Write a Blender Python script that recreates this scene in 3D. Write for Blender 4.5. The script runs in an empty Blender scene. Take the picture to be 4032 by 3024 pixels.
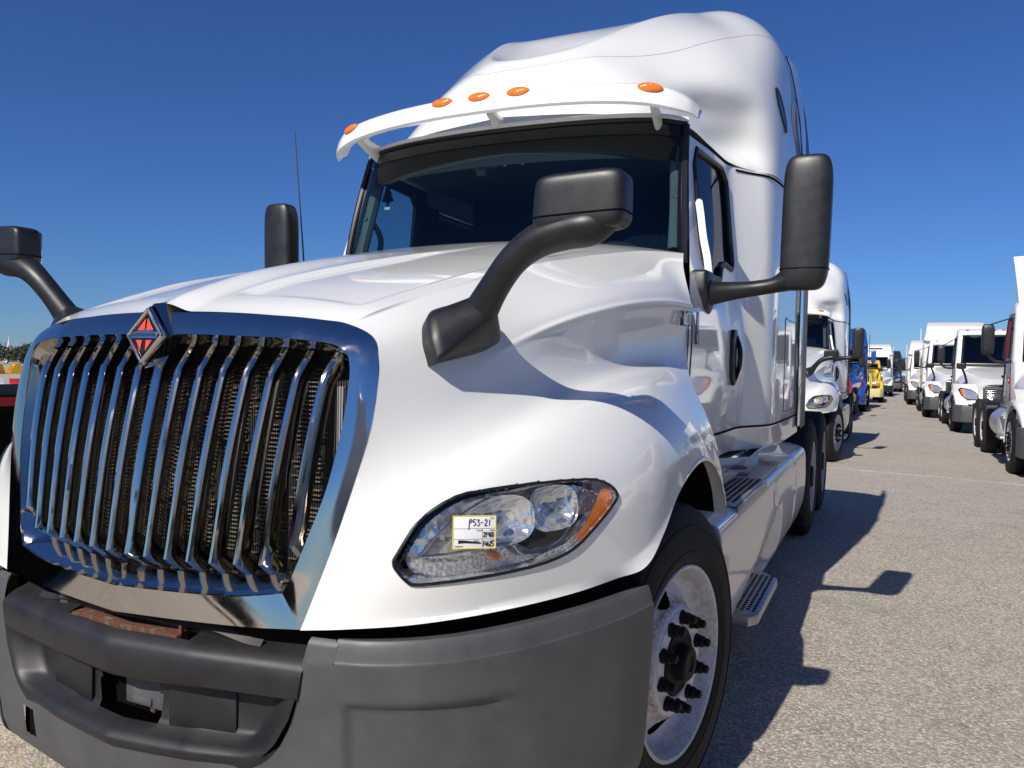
import bpy, bmesh, math, random
import numpy as np
from mathutils import Vector, Matrix
from mathutils.bvhtree import BVHTree
random.seed(7); rng = np.random.default_rng(7)
S = bpy.context.scene
COL = S.collection
R = math.radians

# ------------------------------------------------------------------ camera, sky, sun, exposure
CAM = np.array([1.77058, -1.84937, 1.46373]); YAW, PITCH, ROLL = R(25.5523), R(-1.42215), R(1.08378)
cy, sy = math.cos(YAW), math.sin(YAW)
fwd = np.array([-sy*math.cos(PITCH), cy*math.cos(PITCH), math.sin(PITCH)])
rt = np.array([cy, sy, 0.0]); up = np.cross(rt, fwd)
c_, s_ = math.cos(ROLL), math.sin(ROLL)
rt, up = c_*rt+s_*up, -s_*rt+c_*up
cam = bpy.data.cameras.new('camera'); camo = bpy.data.objects.new('camera', cam); COL.objects.link(camo)
camo.matrix_world = Matrix(((rt[0], up[0], -fwd[0], CAM[0]), (rt[1], up[1], -fwd[1], CAM[1]), (rt[2], up[2], -fwd[2], CAM[2]), (0, 0, 0, 1)))
cam.sensor_width = 36.0; cam.lens = 36.0*3075.04/4032.0; cam.clip_start = 0.05; cam.clip_end = 3000
S.camera = camo
SUN_DIR = Vector((0.19, 1.18, -1.0)).normalized()      # the way the light travels
SUN_EL = math.asin(-SUN_DIR.z); SUN_AZ = math.atan2(-SUN_DIR.x, -SUN_DIR.y)
W = bpy.data.worlds.new('World'); S.world = W; W.use_nodes = True
wn = W.node_tree.nodes; wl = W.node_tree.links
sky = wn.new('ShaderNodeTexSky'); sky.sky_type = 'NISHITA'; sky.sun_disc = False
sky.sun_elevation = SUN_EL; sky.sun_rotation = SUN_AZ
sky.air_density = 1.0; sky.dust_density = 0.0; sky.ozone_density = 6.0; sky.altitude = 0
tint = wn.new('ShaderNodeMix'); tint.data_type = 'RGBA'; tint.blend_type = 'MULTIPLY'; tint.inputs[0].default_value = 1.0
tint.inputs[7].default_value = (0.42, 0.635, 1.0, 1.0)          # the phone's cool, saturated rendering of a dry blue sky
wl.new(sky.outputs[0], tint.inputs[6]); wl.new(tint.outputs[2], wn['Background'].inputs[0])
wn['Background'].inputs[1].default_value = 0.08
sl = bpy.data.lights.new('sun', 'SUN'); sl.energy = 5.0; sl.angle = R(0.53); sl.color = (1.0, 0.945, 0.865)
so = bpy.data.objects.new('sun', sl); COL.objects.link(so)
so.rotation_euler = SUN_DIR.to_track_quat('-Z', 'Y').to_euler(); so.location = (-3, -20, 20)
S.view_settings.view_transform = 'Standard'; S.view_settings.look = 'None'
S.view_settings.exposure = 0.06; S.view_settings.gamma = 1.0; S.view_settings.use_curve_mapping = False

# ------------------------------------------------------------------ materials
MATS = {}
def node_mat(name):
    m = bpy.data.materials.new(name); m.use_nodes = True
    nt = m.node_tree; b = nt.nodes['Principled BSDF']
    MATS[name] = m
    return m, nt, b
def L(nt, a, b): nt.links.new(a, b)
def noise(nt, scale, detail=4, rough=0.6, coord='Object'):
    tc = nt.nodes.new('ShaderNodeTexCoord'); n = nt.nodes.new('ShaderNodeTexNoise')
    n.inputs['Scale'].default_value = scale; n.inputs['Detail'].default_value = detail; n.inputs['Roughness'].default_value = rough
    L(nt, tc.outputs[coord], n.inputs['Vector']); return n
def ramp(nt, src, stops):
    r = nt.nodes.new('ShaderNodeValToRGB'); e = r.color_ramp.elements
    while len(e) < len(stops): e.new(0.5)
    for i, (p, c) in enumerate(stops):
        e[i].position = p; e[i].color = (c, c, c, 1) if not hasattr(c, '__len__') else (*c, 1)
    L(nt, src, r.inputs[0]); return r
def mixc(nt, fac, a, b):
    m = nt.nodes.new('ShaderNodeMix'); m.data_type = 'RGBA'
    for s, v in ((m.inputs[6], a), (m.inputs[7], b)):
        if hasattr(v, 'is_output'): L(nt, v, s)
        else: s.default_value = (*v, 1)
    if hasattr(fac, 'is_output'): L(nt, fac, m.inputs[0])
    else: m.inputs[0].default_value = fac
    return m.outputs[2]
def bump(nt, b, src, strength, dist):
    n = nt.nodes.new('ShaderNodeBump'); n.inputs['Strength'].default_value = strength; n.inputs['Distance'].default_value = dist
    L(nt, src, n.inputs['Height']); L(nt, n.outputs[0], b.inputs['Normal']); return n
def plain(name, col, rough=0.5, metal=0.0, coat=0.0, spec=0.5, var=0.0, vscale=8, rvar=0.0, bmp=0.0, bscale=400, bdist=0.001):
    m, nt, b = node_mat(name)
    b.inputs['Base Color'].default_value = (*col, 1); b.inputs['Roughness'].default_value = rough
    b.inputs['Metallic'].default_value = metal; b.inputs['Coat Weight'].default_value = coat
    b.inputs['Coat Roughness'].default_value = 0.03; b.inputs['Specular IOR Level'].default_value = spec
    if var or rvar:
        n = noise(nt, vscale, 6, 0.65)
        if var:
            r = ramp(nt, n.outputs['Fac'], [(0.35, tuple(max(0, c*(1-var)) for c in col)), (0.7, tuple(min(1, c*(1+var*0.5)) for c in col))])
            L(nt, r.outputs[0], b.inputs['Base Color'])
        if rvar:
            r2 = ramp(nt, n.outputs['Fac'], [(0.3, max(0, rough-rvar)), (0.7, min(1, rough+rvar))]); L(nt, r2.outputs[0], b.inputs['Roughness'])
    if bmp:
        nb = noise(nt, bscale, 3, 0.6); bump(nt, b, nb.outputs['Fac'], bmp, bdist)
    return m

def paint(name, col, dirt=0.5):
    m, nt, b = node_mat(name)
    n1 = noise(nt, 1.7, 6, 0.6); n2 = noise(nt, 60, 3, 0.7)
    r1 = ramp(nt, n1.outputs['Fac'], [(0.45, 0.0), (0.8, dirt*0.35)])
    c1 = mixc(nt, r1.outputs[0], col, tuple(c*0.75*k for c, k in zip(col, (1, 0.97, 0.92))))
    v = nt.nodes.new('ShaderNodeTexVoronoi'); v.inputs['Scale'].default_value = 16; v.inputs['Randomness'].default_value = 1
    tc = nt.nodes.new('ShaderNodeTexCoord'); L(nt, tc.outputs['Object'], v.inputs['Vector'])
    sp = ramp(nt, v.outputs['Distance'], [(0.018, 1.0), (0.03, 0.0)])
    m1 = nt.nodes.new('ShaderNodeMath'); m1.operation = 'MULTIPLY'
    g = ramp(nt, n2.outputs['Fac'], [(0.62, 0.0), (0.66, 0.8*dirt)])
    L(nt, sp.outputs[0], m1.inputs[0]); L(nt, g.outputs[0], m1.inputs[1])
    c2 = mixc(nt, m1.outputs[0], c1, (0.12, 0.1, 0.09))
    L(nt, c2, b.inputs['Base Color'])
    b.inputs['Roughness'].default_value = 0.32; b.inputs['Coat Weight'].default_value = 1.0
    rr = ramp(nt, n1.outputs['Fac'], [(0.3, 0.02), (0.8, 0.07)]); L(nt, rr.outputs[0], b.inputs['Coat Roughness'])
    b.inputs['Specular IOR Level'].default_value = 0.4
    nb = noise(nt, 500, 2, 0.5); bump(nt, b, nb.outputs['Fac'], 0.02, 0.0004)
    return m
paint('white_paint', (0.80, 0.80, 0.76))
paint('blue_paint', (0.012, 0.06, 0.30), 0.3); paint('red_paint', (0.42, 0.012, 0.02), 0.3)
paint('yellow_paint', (0.75, 0.52, 0.03), 0.3); paint('pale_yellow_paint', (0.62, 0.56, 0.25), 0.3)
paint('dark_paint', (0.02, 0.024, 0.03), 0.3)

def chrome(name, col, rough):
    m, nt, b = node_mat(name)
    b.inputs['Metallic'].default_value = 1.0; b.inputs['Base Color'].default_value = (*col, 1)
    n = noise(nt, 9, 6, 0.7); r = ramp(nt, n.outputs['Fac'], [(0.4, rough), (0.75, rough+0.1)]); L(nt, r.outputs[0], b.inputs['Roughness'])
    n2 = noise(nt, 300, 2, 0.5); g = ramp(nt, n2.outputs['Fac'], [(0.68, 0.0), (0.74, 0.35)])
    L(nt, mixc(nt, g.outputs[0], col, (0.55, 0.53, 0.5)), b.inputs['Base Color'])
    return m
chrome('chrome', (0.62, 0.585, 0.54), 0.04); chrome('dull_chrome', (0.55, 0.54, 0.52), 0.16)
plain('aluminium', (0.66, 0.67, 0.68), 0.34, 0.75, var=0.12, vscale=5, rvar=0.08)
plain('silver_panel', (0.60, 0.605, 0.60), 0.3, 0.25, coat=0.6, var=0.06, vscale=2, rvar=0.03)
plain('tread_plate', (0.50, 0.50, 0.50), 0.42, 0.8, var=0.3, vscale=30, rvar=0.1)
plain('black_plastic', (0.013, 0.013, 0.014), 0.42, var=0.3, vscale=14, rvar=0.06, bmp=0.25, bscale=900, bdist=0.0006)
plain('black_gloss', (0.008, 0.008, 0.009), 0.12)
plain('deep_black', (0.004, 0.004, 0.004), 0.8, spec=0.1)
plain('grey_plastic', (0.078, 0.080, 0.081), 0.5, var=0.22, vscale=6, rvar=0.06, bmp=0.15, bscale=700, bdist=0.0005)
plain('insert_plastic', (0.017, 0.016, 0.017), 0.48, var=0.3, vscale=7, rvar=0.08, bmp=0.2, bscale=800, bdist=0.0006)
plain('rubber', (0.012, 0.012, 0.013), 0.72, var=0.35, vscale=12, spec=0.3, bmp=0.2, bscale=120, bdist=0.001)
plain('tread_rubber', (0.03, 0.028, 0.026), 0.8, var=0.4, vscale=20, spec=0.25, bmp=0.3, bscale=150, bdist=0.001)
plain('gasket', (0.008, 0.008, 0.009), 0.35)
plain('radiator_fin', (0.30, 0.27, 0.21), 0.6, 0.4, var=0.5, vscale=25)
plain('radiator_core', (0.012, 0.011, 0.010), 0.7)
plain('bracket_grey', (0.09, 0.09, 0.095), 0.5, var=0.3, vscale=20)
plain('interior_dark', (0.018, 0.019, 0.022), 0.8)
plain('interior_grey', (0.16, 0.18, 0.19), 0.7, var=0.2, vscale=9)
plain('headliner', (0.10, 0.11, 0.11), 0.85)
plain('seat_fabric', (0.22, 0.26, 0.26), 0.85, var=0.2, vscale=20)
plain('tag_white', (0.82, 0.82, 0.80), 0.45); plain('tag_yellow', (0.75, 0.62, 0.05), 0.5); plain('ink', (0.01, 0.01, 0.015), 0.6)
plain('print_grey', (0.25, 0.25, 0.27), 0.6)
plain('orange_enamel', (0.80, 0.075, 0.018), 0.25, coat=0.6)
plain('label_blue', (0.03, 0.13, 0.42), 0.4)
plain('grey_tread_mark', (0.10, 0.09, 0.08), 0.8)
plain('bolt_black', (0.007, 0.006, 0.006), 0.6, spec=0.25, var=0.3, vscale=60)
plain('machine_yellow', (0.72, 0.40, 0.02), 0.5); plain('tape_red', (0.45, 0.01, 0.02), 0.4); plain('tape_white', (0.7, 0.7, 0.7), 0.4)
plain('trunk_bark', (0.06, 0.045, 0.035), 0.9); plain('steeple_white', (0.75, 0.75, 0.75), 0.5)
plain('far_grey', (0.25, 0.26, 0.27), 0.6); plain('curtain_red', (0.35, 0.01, 0.02), 0.8)

def rust_mat():
    m, nt, b = node_mat('rusty_steel')
    n = noise(nt, 35, 6, 0.7); r = ramp(nt, n.outputs['Fac'], [(0.35, (0.15, 0.045, 0.016)), (0.52, (0.08, 0.03, 0.015)), (0.66, (0.15, 0.14, 0.125))])
    L(nt, r.outputs[0], b.inputs['Base Color']); b.inputs['Roughness'].default_value = 0.85
    bump(nt, b, n.outputs['Fac'], 0.6, 0.004)
rust_mat()
def wheel_mat():
    m, nt, b = node_mat('wheel_white')
    tc = nt.nodes.new('ShaderNodeTexCoord'); sep = nt.nodes.new('ShaderNodeSeparateXYZ'); L(nt, tc.outputs['Object'], sep.inputs[0])
    v = nt.nodes.new('ShaderNodeCombineXYZ'); L(nt, sep.outputs[1], v.inputs[0]); L(nt, sep.outputs[2], v.inputs[1])
    ln = nt.nodes.new('ShaderNodeVectorMath'); ln.operation = 'LENGTH'; L(nt, v.outputs[0], ln.inputs[0])
    n = noise(nt, 9, 7, 0.75); n3 = noise(nt, 55, 6, 0.75)
    add = nt.nodes.new('ShaderNodeMath'); add.operation = 'MULTIPLY_ADD'; L(nt, n.outputs['Fac'], add.inputs[0]); add.inputs[1].default_value = 0.05
    L(nt, ln.outputs['Value'], add.inputs[2])
    ring = ramp(nt, add.outputs[0], [(0.128, 0.7), (0.14, 0.6), (0.15, 0.0), (0.192, 0.0), (0.212, 1.0), (0.234, 0.1), (0.285, 0.0), (0.306, 0.55), (0.33, 0.35)])
    sp = ramp(nt, n3.outputs['Fac'], [(0.40, 0.25), (0.58, 1.0)])
    mm = nt.nodes.new('ShaderNodeMath'); mm.operation = 'MULTIPLY'; L(nt, ring.outputs[0], mm.inputs[0]); L(nt, sp.outputs[0], mm.inputs[1])
    c = mixc(nt, mm.outputs[0], (0.66, 0.665, 0.68), (0.20, 0.095, 0.03))
    L(nt, c, b.inputs['Base Color']); b.inputs['Roughness'].default_value = 0.4; b.inputs['Coat Weight'].default_value = 0.3
wheel_mat()
def amber(name, col):
    m, nt, b = node_mat(name); b.inputs['Base Color'].default_value = (*col, 1); b.inputs['Roughness'].default_value = 0.12
    b.inputs['Transmission Weight'].default_value = 0.0; b.inputs['IOR'].default_value = 1.45; b.inputs['Coat Weight'].default_value = 1
    w = nt.nodes.new('ShaderNodeTexWave'); w.inputs['Scale'].default_value = 60; w.bands_direction = 'DIAGONAL'
    tc = nt.nodes.new('ShaderNodeTexCoord'); L(nt, tc.outputs['Object'], w.inputs['Vector']); bump(nt, b, w.outputs['Fac'], 0.25, 0.002)
amber('amber_lens', (0.90, 0.20, 0.012)); amber('red_lens', (0.5, 0.02, 0.02))
def glass(name, tint, refl=1.0):
    m = bpy.data.materials.new(name); m.use_nodes = True; nt = m.node_tree; nt.nodes.clear(); MATS[name] = m
    o = nt.nodes.new('ShaderNodeOutputMaterial'); t = nt.nodes.new('ShaderNodeBsdfTransparent'); t.inputs[0].default_value = (*tint, 1)
    g = nt.nodes.new('ShaderNodeBsdfGlossy'); g.inputs['Roughness'].default_value = 0.01
    f = nt.nodes.new('ShaderNodeLayerWeight'); f.inputs[0].default_value = 0.5
    pw = nt.nodes.new('ShaderNodeMath'); pw.operation = 'POWER'; L(nt, f.outputs['Facing'], pw.inputs[0]); pw.inputs[1].default_value = 5.0
    mx = nt.nodes.new('ShaderNodeMixShader'); mu = nt.nodes.new('ShaderNodeMath'); mu.operation = 'MULTIPLY_ADD'; mu.inputs[1].default_value = 0.9*min(refl, 1.1); mu.inputs[2].default_value = 0.045*refl
    L(nt, pw.outputs[0], mu.inputs[0]); L(nt, mu.outputs[0], mx.inputs[0]); L(nt, t.outputs[0], mx.inputs[1]); L(nt, g.outputs[0], mx.inputs[2]); L(nt, mx.outputs[0], o.inputs[0])
glass('windshield_glass', (0.48, 0.60, 0.62)); glass('window_glass', (0.55, 0.66, 0.68)); glass('clear_lens', (0.93, 0.94, 0.94), 1.3)
glass('dark_glass', (0.03, 0.035, 0.04), 1.2)
def reflector_mat():
    for nm, sc, st, rg, ds in (('lamp_reflector', 34, 0.5, 0.15, 0.010), ('fluted_reflector', 85, 0.6, 0.25, 0.005)):
        m, nt, b = node_mat(nm); b.inputs['Metallic'].default_value = 0.78; b.inputs['Base Color'].default_value = (0.86, 0.86, 0.85, 1); b.inputs['Roughness'].default_value = rg
        w = nt.nodes.new('ShaderNodeTexVoronoi'); w.inputs['Scale'].default_value = sc
        tc = nt.nodes.new('ShaderNodeTexCoord'); L(nt, tc.outputs['Object'], w.inputs['Vector']); bump(nt, b, w.outputs['Distance'], st, ds)
reflector_mat()
def ground_mat():
    m, nt, b = node_mat('aggregate_asphalt')
    tc = nt.nodes.new('ShaderNodeTexCoord')
    def vor(s):
        v = nt.nodes.new('ShaderNodeTexVoronoi'); v.inputs['Scale'].default_value = s; L(nt, tc.outputs['Object'], v.inputs['Vector']); return v
    v1, v2 = vor(84), vor(190)
    n0, n1, n2 = noise(nt, 0.35, 5, 0.6), noise(nt, 3, 6, 0.7), noise(nt, 180, 3, 0.7)
    s1 = nt.nodes.new('ShaderNodeSeparateColor'); L(nt, v1.outputs['Color'], s1.inputs[0])
    st = ramp(nt, s1.outputs[0], [(0.0, (0.128, 0.112, 0.096)), (0.3, (0.291, 0.257, 0.214)), (0.55, (0.455, 0.399, 0.334)), (0.82, (0.674, 0.597, 0.497)), (0.97, (0.875, 0.846, 0.744))])
    s2 = nt.nodes.new('ShaderNodeSeparateColor'); L(nt, v2.outputs['Color'], s2.inputs[0])
    st2 = ramp(nt, s2.outputs[1], [(0.0, (0.218, 0.191, 0.159)), (0.5, (0.401, 0.354, 0.294)), (1.0, (0.729, 0.658, 0.542))])
    c = mixc(nt, 0.38, st.outputs[0], st2.outputs[0])
    edge = ramp(nt, v1.outputs['Distance'], [(0.45, 0.0), (0.75, 0.6)])
    c = mixc(nt, edge.outputs[0], c, (0.182, 0.162, 0.137))
    pat = ramp(nt, n1.outputs['Fac'], [(0.35, 0.0), (0.72, 0.35)]); c = mixc(nt, pat.outputs[0], c, (0.583, 0.519, 0.427))
    big = ramp(nt, n0.outputs['Fac'], [(0.38, 0.0), (0.68, 0.3)]); c = mixc(nt, big.outputs[0], c, (0.309, 0.269, 0.224))
    ns = noise(nt, 0.9, 5, 0.62); sr = ramp(nt, ns.outputs['Fac'], [(0.60, 0.0), (0.72, 0.5)]); c = mixc(nt, sr.outputs[0], c, (0.175, 0.154, 0.135))
    nd = noise(nt, 5.5, 3, 0.5); dr = ramp(nt, nd.outputs['Fac'], [(0.70, 0.0), (0.76, 0.55)]); c = mixc(nt, dr.outputs[0], c, (0.124, 0.109, 0.098))
    # a worn sandy joint across the lane with its own ragged shape
    sep = nt.nodes.new('ShaderNodeSeparateXYZ'); L(nt, tc.outputs['Object'], sep.inputs[0])
    nj = noise(nt, 1.3, 5, 0.7)
    ma = nt.nodes.new('ShaderNodeMath'); ma.operation = 'MULTIPLY_ADD'; L(nt, nj.outputs['Fac'], ma.inputs[0]); ma.inputs[1].default_value = 0.7; L(nt, sep.outputs[1], ma.inputs[2])
    mb = nt.nodes.new('ShaderNodeMath'); mb.operation = 'MULTIPLY_ADD'; L(nt, sep.outputs[0], mb.inputs[0]); mb.inputs[1].default_value = 0.22; L(nt, ma.outputs[0], mb.inputs[2])
    pm = nt.nodes.new('ShaderNodeMath'); pm.operation = 'PINGPONG'; L(nt, mb.outputs[0], pm.inputs[0]); pm.inputs[1].default_value = 6.15
    jr = ramp(nt, pm.outputs[0], [(0.0, 0.75), (0.06, 0.6), (0.18, 0.0)])
    ng = noise(nt, 14, 5, 0.8); jg = ramp(nt, ng.outputs['Fac'], [(0.4, 0.0), (0.6, 1.0)])
    mj = nt.nodes.new('ShaderNodeMath'); mj.operation = 'MULTIPLY'; L(nt, jr.outputs[0], mj.inputs[0]); L(nt, jg.outputs[0], mj.inputs[1])
    c = mixc(nt, mj.outputs[0], c, (0.729, 0.589, 0.372))
    L(nt, c, b.inputs['Base Color']); b.inputs['Roughness'].default_value = 0.82; b.inputs['Specular IOR Level'].default_value = 0.35
    iv = nt.nodes.new('ShaderNodeMath'); iv.operation = 'SUBTRACT'; iv.inputs[0].default_value = 1; L(nt, v1.outputs['Distance'], iv.inputs[1])
    ad = nt.nodes.new('ShaderNodeMath'); ad.operation = 'ADD'; L(nt, iv.outputs[0], ad.inputs[0]); L(nt, n2.outputs['Fac'], ad.inputs[1])
    bump(nt, b, ad.outputs[0], 0.7, 0.006)
ground_mat()
def leaf_mat(name, a, b_):
    m, nt, b = node_mat(name); n = noise(nt, 1.2, 4, 0.7); r = ramp(nt, n.outputs['Fac'], [(0.35, a), (0.7, b_)])
    L(nt, r.outputs[0], b.inputs['Base Color']); b.inputs['Roughness'].default_value = 0.7
leaf_mat('foliage', (0.018, 0.03, 0.012), (0.06, 0.08, 0.03))

# ------------------------------------------------------------------ mesh helpers
def new_obj(name, me, mat=None, parent=None):
    o = bpy.data.objects.new(name, me); COL.objects.link(o)
    if mat and me: me.materials.append(MATS[mat] if isinstance(mat, str) else mat)
    if parent: o.parent = parent
    return o
def mk(name, vf, mat, parent=None, smooth=35):
    v, f = vf
    me = bpy.data.meshes.new(name); me.from_pydata([tuple(map(float, p)) for p in v], [], [tuple(map(int, q)) for q in f]); me.update()
    if smooth:
        me.shade_smooth()
        if smooth < 179: me.set_sharp_from_angle(angle=R(smooth))
    return new_obj(name, me, mat, parent)
def join(*vfs):
    V, F = [], []
    for v, f in vfs:
        n = len(V); V += [tuple(p) for p in v]; F += [tuple(i+n for i in q) for q in f]
    return V, F
def xf(vf, M):
    M = np.array(M); v = np.array(vf[0], float); v = v@M[:3, :3].T+M[:3, 3]
    f = vf[1]
    if np.linalg.det(M[:3, :3]) < 0: f = [tuple(reversed(q)) for q in f]
    return v.tolist(), f
def mv(vf, t): return (np.array(vf[0], float)+np.array(t)).tolist(), vf[1]
def mirx(vf): return (np.array(vf[0], float)*[-1, 1, 1]).tolist(), [tuple(reversed(q)) for q in vf[1]]
def side(vf, s): return vf if s > 0 else mirx(vf)
def rotm(axis, ang): return np.array(Matrix.Rotation(ang, 4, axis))
def cr(P, n=None, t=None):
    P = np.asarray(P, float); k = len(P)
    if t is None: t = np.linspace(0, k-1, n)
    t = np.asarray(t, float); i = np.clip(np.floor(t).astype(int), 0, k-2); u = (t-i).reshape(-1, *([1]*(P.ndim-1)))
    E = np.concatenate([(2*P[0]-P[1])[None], P, (2*P[-1]-P[-2])[None]])
    a, b, c, d = E[i], E[i+1], E[i+2], E[i+3]
    return 0.5*(2*b+(c-a)*u+(2*a-5*b+4*c-d)*u**2+(3*b-a-3*c+d)*u**3)
def patch(ctrl, nr, nc):
    A = cr(np.asarray(ctrl, float), nr); A = cr(A.transpose(1, 0, 2), nc).transpose(1, 0, 2); return A
def grid(A, flip=False, keep=None, closed=False):
    nr, nc = A.shape[:2]; v = A.reshape(-1, 3).tolist(); f = []
    for i in range(nr-1):
        for j in range(nc if closed else nc-1):
            if keep is not None and not keep(i, j): continue
            j2 = (j+1) % nc
            q = (i*nc+j, i*nc+j2, (i+1)*nc+j2, (i+1)*nc+j); f.append(q[::-1] if flip else q)
    return v, f
def box(c, s, bev=0.0, seg=2, rot=None):
    bm = bmesh.new(); bmesh.ops.create_cube(bm, size=1.0)
    for v in bm.verts: v.co = Vector((v.co.x*s[0], v.co.y*s[1], v.co.z*s[2]))
    if bev: bmesh.ops.bevel(bm, geom=bm.edges[:]+bm.verts[:], offset=min(bev, min(s)*0.49), segments=seg, affect='EDGES', profile=0.5)
    bm.normal_update(); bm.verts.index_update()
    v = [tuple(p.co) for p in bm.verts]; f = [tuple(p.index for p in q.verts) for q in bm.faces]; bm.free()
    vf = (v, f)
    if rot is not None: vf = xf(vf, rot)
    return mv(vf, c)
def tube(path, rad, n=12, caps=True, flat=None):
    P = np.asarray(path, float); k = len(P); rad = np.broadcast_to(np.asarray(rad, float), (k,)) if np.ndim(rad) <= 1 else np.asarray(rad)
    T = np.gradient(P, axis=0); T /= np.linalg.norm(T, axis=1)[:, None]+1e-12
    ref = np.array([0, 0, 1.0]) if abs(T[0][2]) < 0.9 else np.array([1.0, 0, 0])
    if flat is not None: ref = np.array(flat, float)
    V = []; N = np.cross(T[0], ref); N /= np.linalg.norm(N)
    for i in range(k):
        N = N-T[i]*np.dot(N, T[i]); N /= np.linalg.norm(N)+1e-12; B = np.cross(T[i], N)
        ra, rb = (rad[i], rad[i]) if np.ndim(rad) == 1 else rad[i]
        for j in range(n):
            a = 2*math.pi*j/n; ca, sa = math.cos(a), math.sin(a)
            V.append(P[i]+N*ra*ca+B*rb*sa)
    F = []
    for i in range(k-1):
        for j in range(n): F.append((i*n+j, i*n+(j+1) % n, (i+1)*n+(j+1) % n, (i+1)*n+j))
    if caps: F += [tuple(reversed(range(n))), tuple(range((k-1)*n, k*n))]
    return V, F
def lathe(prof, n=64, x0=0.0, hole=None):
    """profile of (radius, x); turned about the X axis; x grows outwards"""
    prof = np.asarray(prof, float); a = np.linspace(0, 2*math.pi, n, endpoint=False)
    A = np.stack([np.repeat(prof[:, 1][:, None]+x0, n, 1), prof[:, 0][:, None]*np.cos(a)[None], prof[:, 0][:, None]*np.sin(a)[None]], -1)
    return grid(A, closed=True, keep=hole)
def prism(poly, d0, d1, axis='x', bev=0.0, seg=2):
    """extrude a polygon; poly in the two other axes, in order"""
    bm = bmesh.new()
    def P(p, d): return {'x': (d, p[0], p[1]), 'y': (p[0], d, p[1]), 'z': (p[0], p[1], d)}[axis]
    a = [bm.verts.new(P(p, d0)) for p in poly]; b = [bm.verts.new(P(p, d1)) for p in poly]
    bm.faces.new(a); bm.faces.new(b[::-1])
    for i in range(len(poly)): bm.faces.new((a[i], b[i], b[(i+1) % len(poly)], a[(i+1) % len(poly)]))
    bmesh.ops.recalc_face_normals(bm, faces=bm.faces[:])
    if bev: bmesh.ops.bevel(bm, geom=bm.edges[:], offset=bev, segments=seg, affect='EDGES', profile=0.5, clamp_overlap=True)
    bm.normal_update(); bm.verts.index_update()
    v = [tuple(p.co) for p in bm.verts]; f = [tuple(p.index for p in q.verts) for q in bm.faces]; bm.free(); return v, f
def warp(vf, fn): return [tuple(fn(*p)) for p in vf[0]], vf[1]
def empty(name, loc=(0, 0, 0), rz=0, parent=None):
    o = bpy.data.objects.new(name, None); COL.objects.link(o); o.location = loc; o.rotation_euler = (0, 0, rz); o.empty_display_size = 0.3
    if parent: o.parent = parent
    return o
def tag(o, label, cat, group=None, kind=None):
    o['label'] = label
    if cat: o['category'] = cat
    if group: o['group'] = group
    if kind: o['kind'] = kind
    return o
def kids(o): return [c for c in bpy.data.objects if c.parent == o]
def copy_tree(o, parent=None, cmap=None):
    if cmap is None:
        cmap = {}
        for q in bpy.data.objects:
            if q.parent: cmap.setdefault(q.parent.name, []).append(q)
    c = o.copy(); COL.objects.link(c); c.parent = parent
    for ch in cmap.get(o.name, []): copy_tree(ch, c, cmap)
    return c
def text(name, s, size, mat, parent, M, ext=0.0006, align='CENTER', sx=1.0):
    cu = bpy.data.curves.new('t', 'FONT'); cu.body = s; cu.size = size; cu.extrude = ext; cu.align_x = align; cu.align_y = 'CENTER'; cu.resolution_u = 3
    o = bpy.data.objects.new('t', cu); COL.objects.link(o); bpy.context.view_layer.update()
    me = bpy.data.meshes.new_from_object(o.evaluated_get(bpy.context.evaluated_depsgraph_get())); bpy.data.objects.remove(o)
    me.name = name
    v = np.array([p.co[:] for p in me.vertices]); v[:, 0] *= sx; v = v@np.array(M)[:3, :3].T+np.array(M)[:3, 3]
    for p, q in zip(me.vertices, v): p.co = q
    me.update()
    return new_obj(name, me, mat, parent)
def frame_at(p, xdir, ydir):
    x = np.array(xdir, float); x /= np.linalg.norm(x); y = np.array(ydir, float); y -= x*np.dot(x, y); y /= np.linalg.norm(y); z = np.cross(x, y)
    M = np.eye(4); M[:3, 0], M[:3, 1], M[:3, 2], M[:3, 3] = x, y, z, p; return M
def inpoly(x, y, poly):
    c = False; n = len(poly); j = n-1
    for i in range(n):
        xi, yi = poly[i]; xj, yj = poly[j]
        if (yi > y) != (yj > y) and x < (xj-xi)*(y-yi)/(yj-yi)+xi: c = not c
        j = i
    return c

# ------------------------------------------------------------------ ground
def gz(y): return float(np.interp(y, [-1e4, 7, 9, 12, 21, 60, 200, 1e4], [0, 0, -.04, -.11, -.17, -.27, -.35, -.35]))
gy = [-1500, -400, -60, -20, 0, 7, 8, 9, 10, 11, 12, 14, 16, 18, 21, 25, 30, 36, 44, 52, 60, 80, 120, 200, 400, 1500]; gx = [-1500, -200, -40, -10, 0, 10, 40, 200, 1500]
g = mk('ground', grid(np.array([[(x, y, gz(y)) for x in gx] for y in gy])), 'aggregate_asphalt', None, 179); g['kind'] = 'structure'
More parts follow.
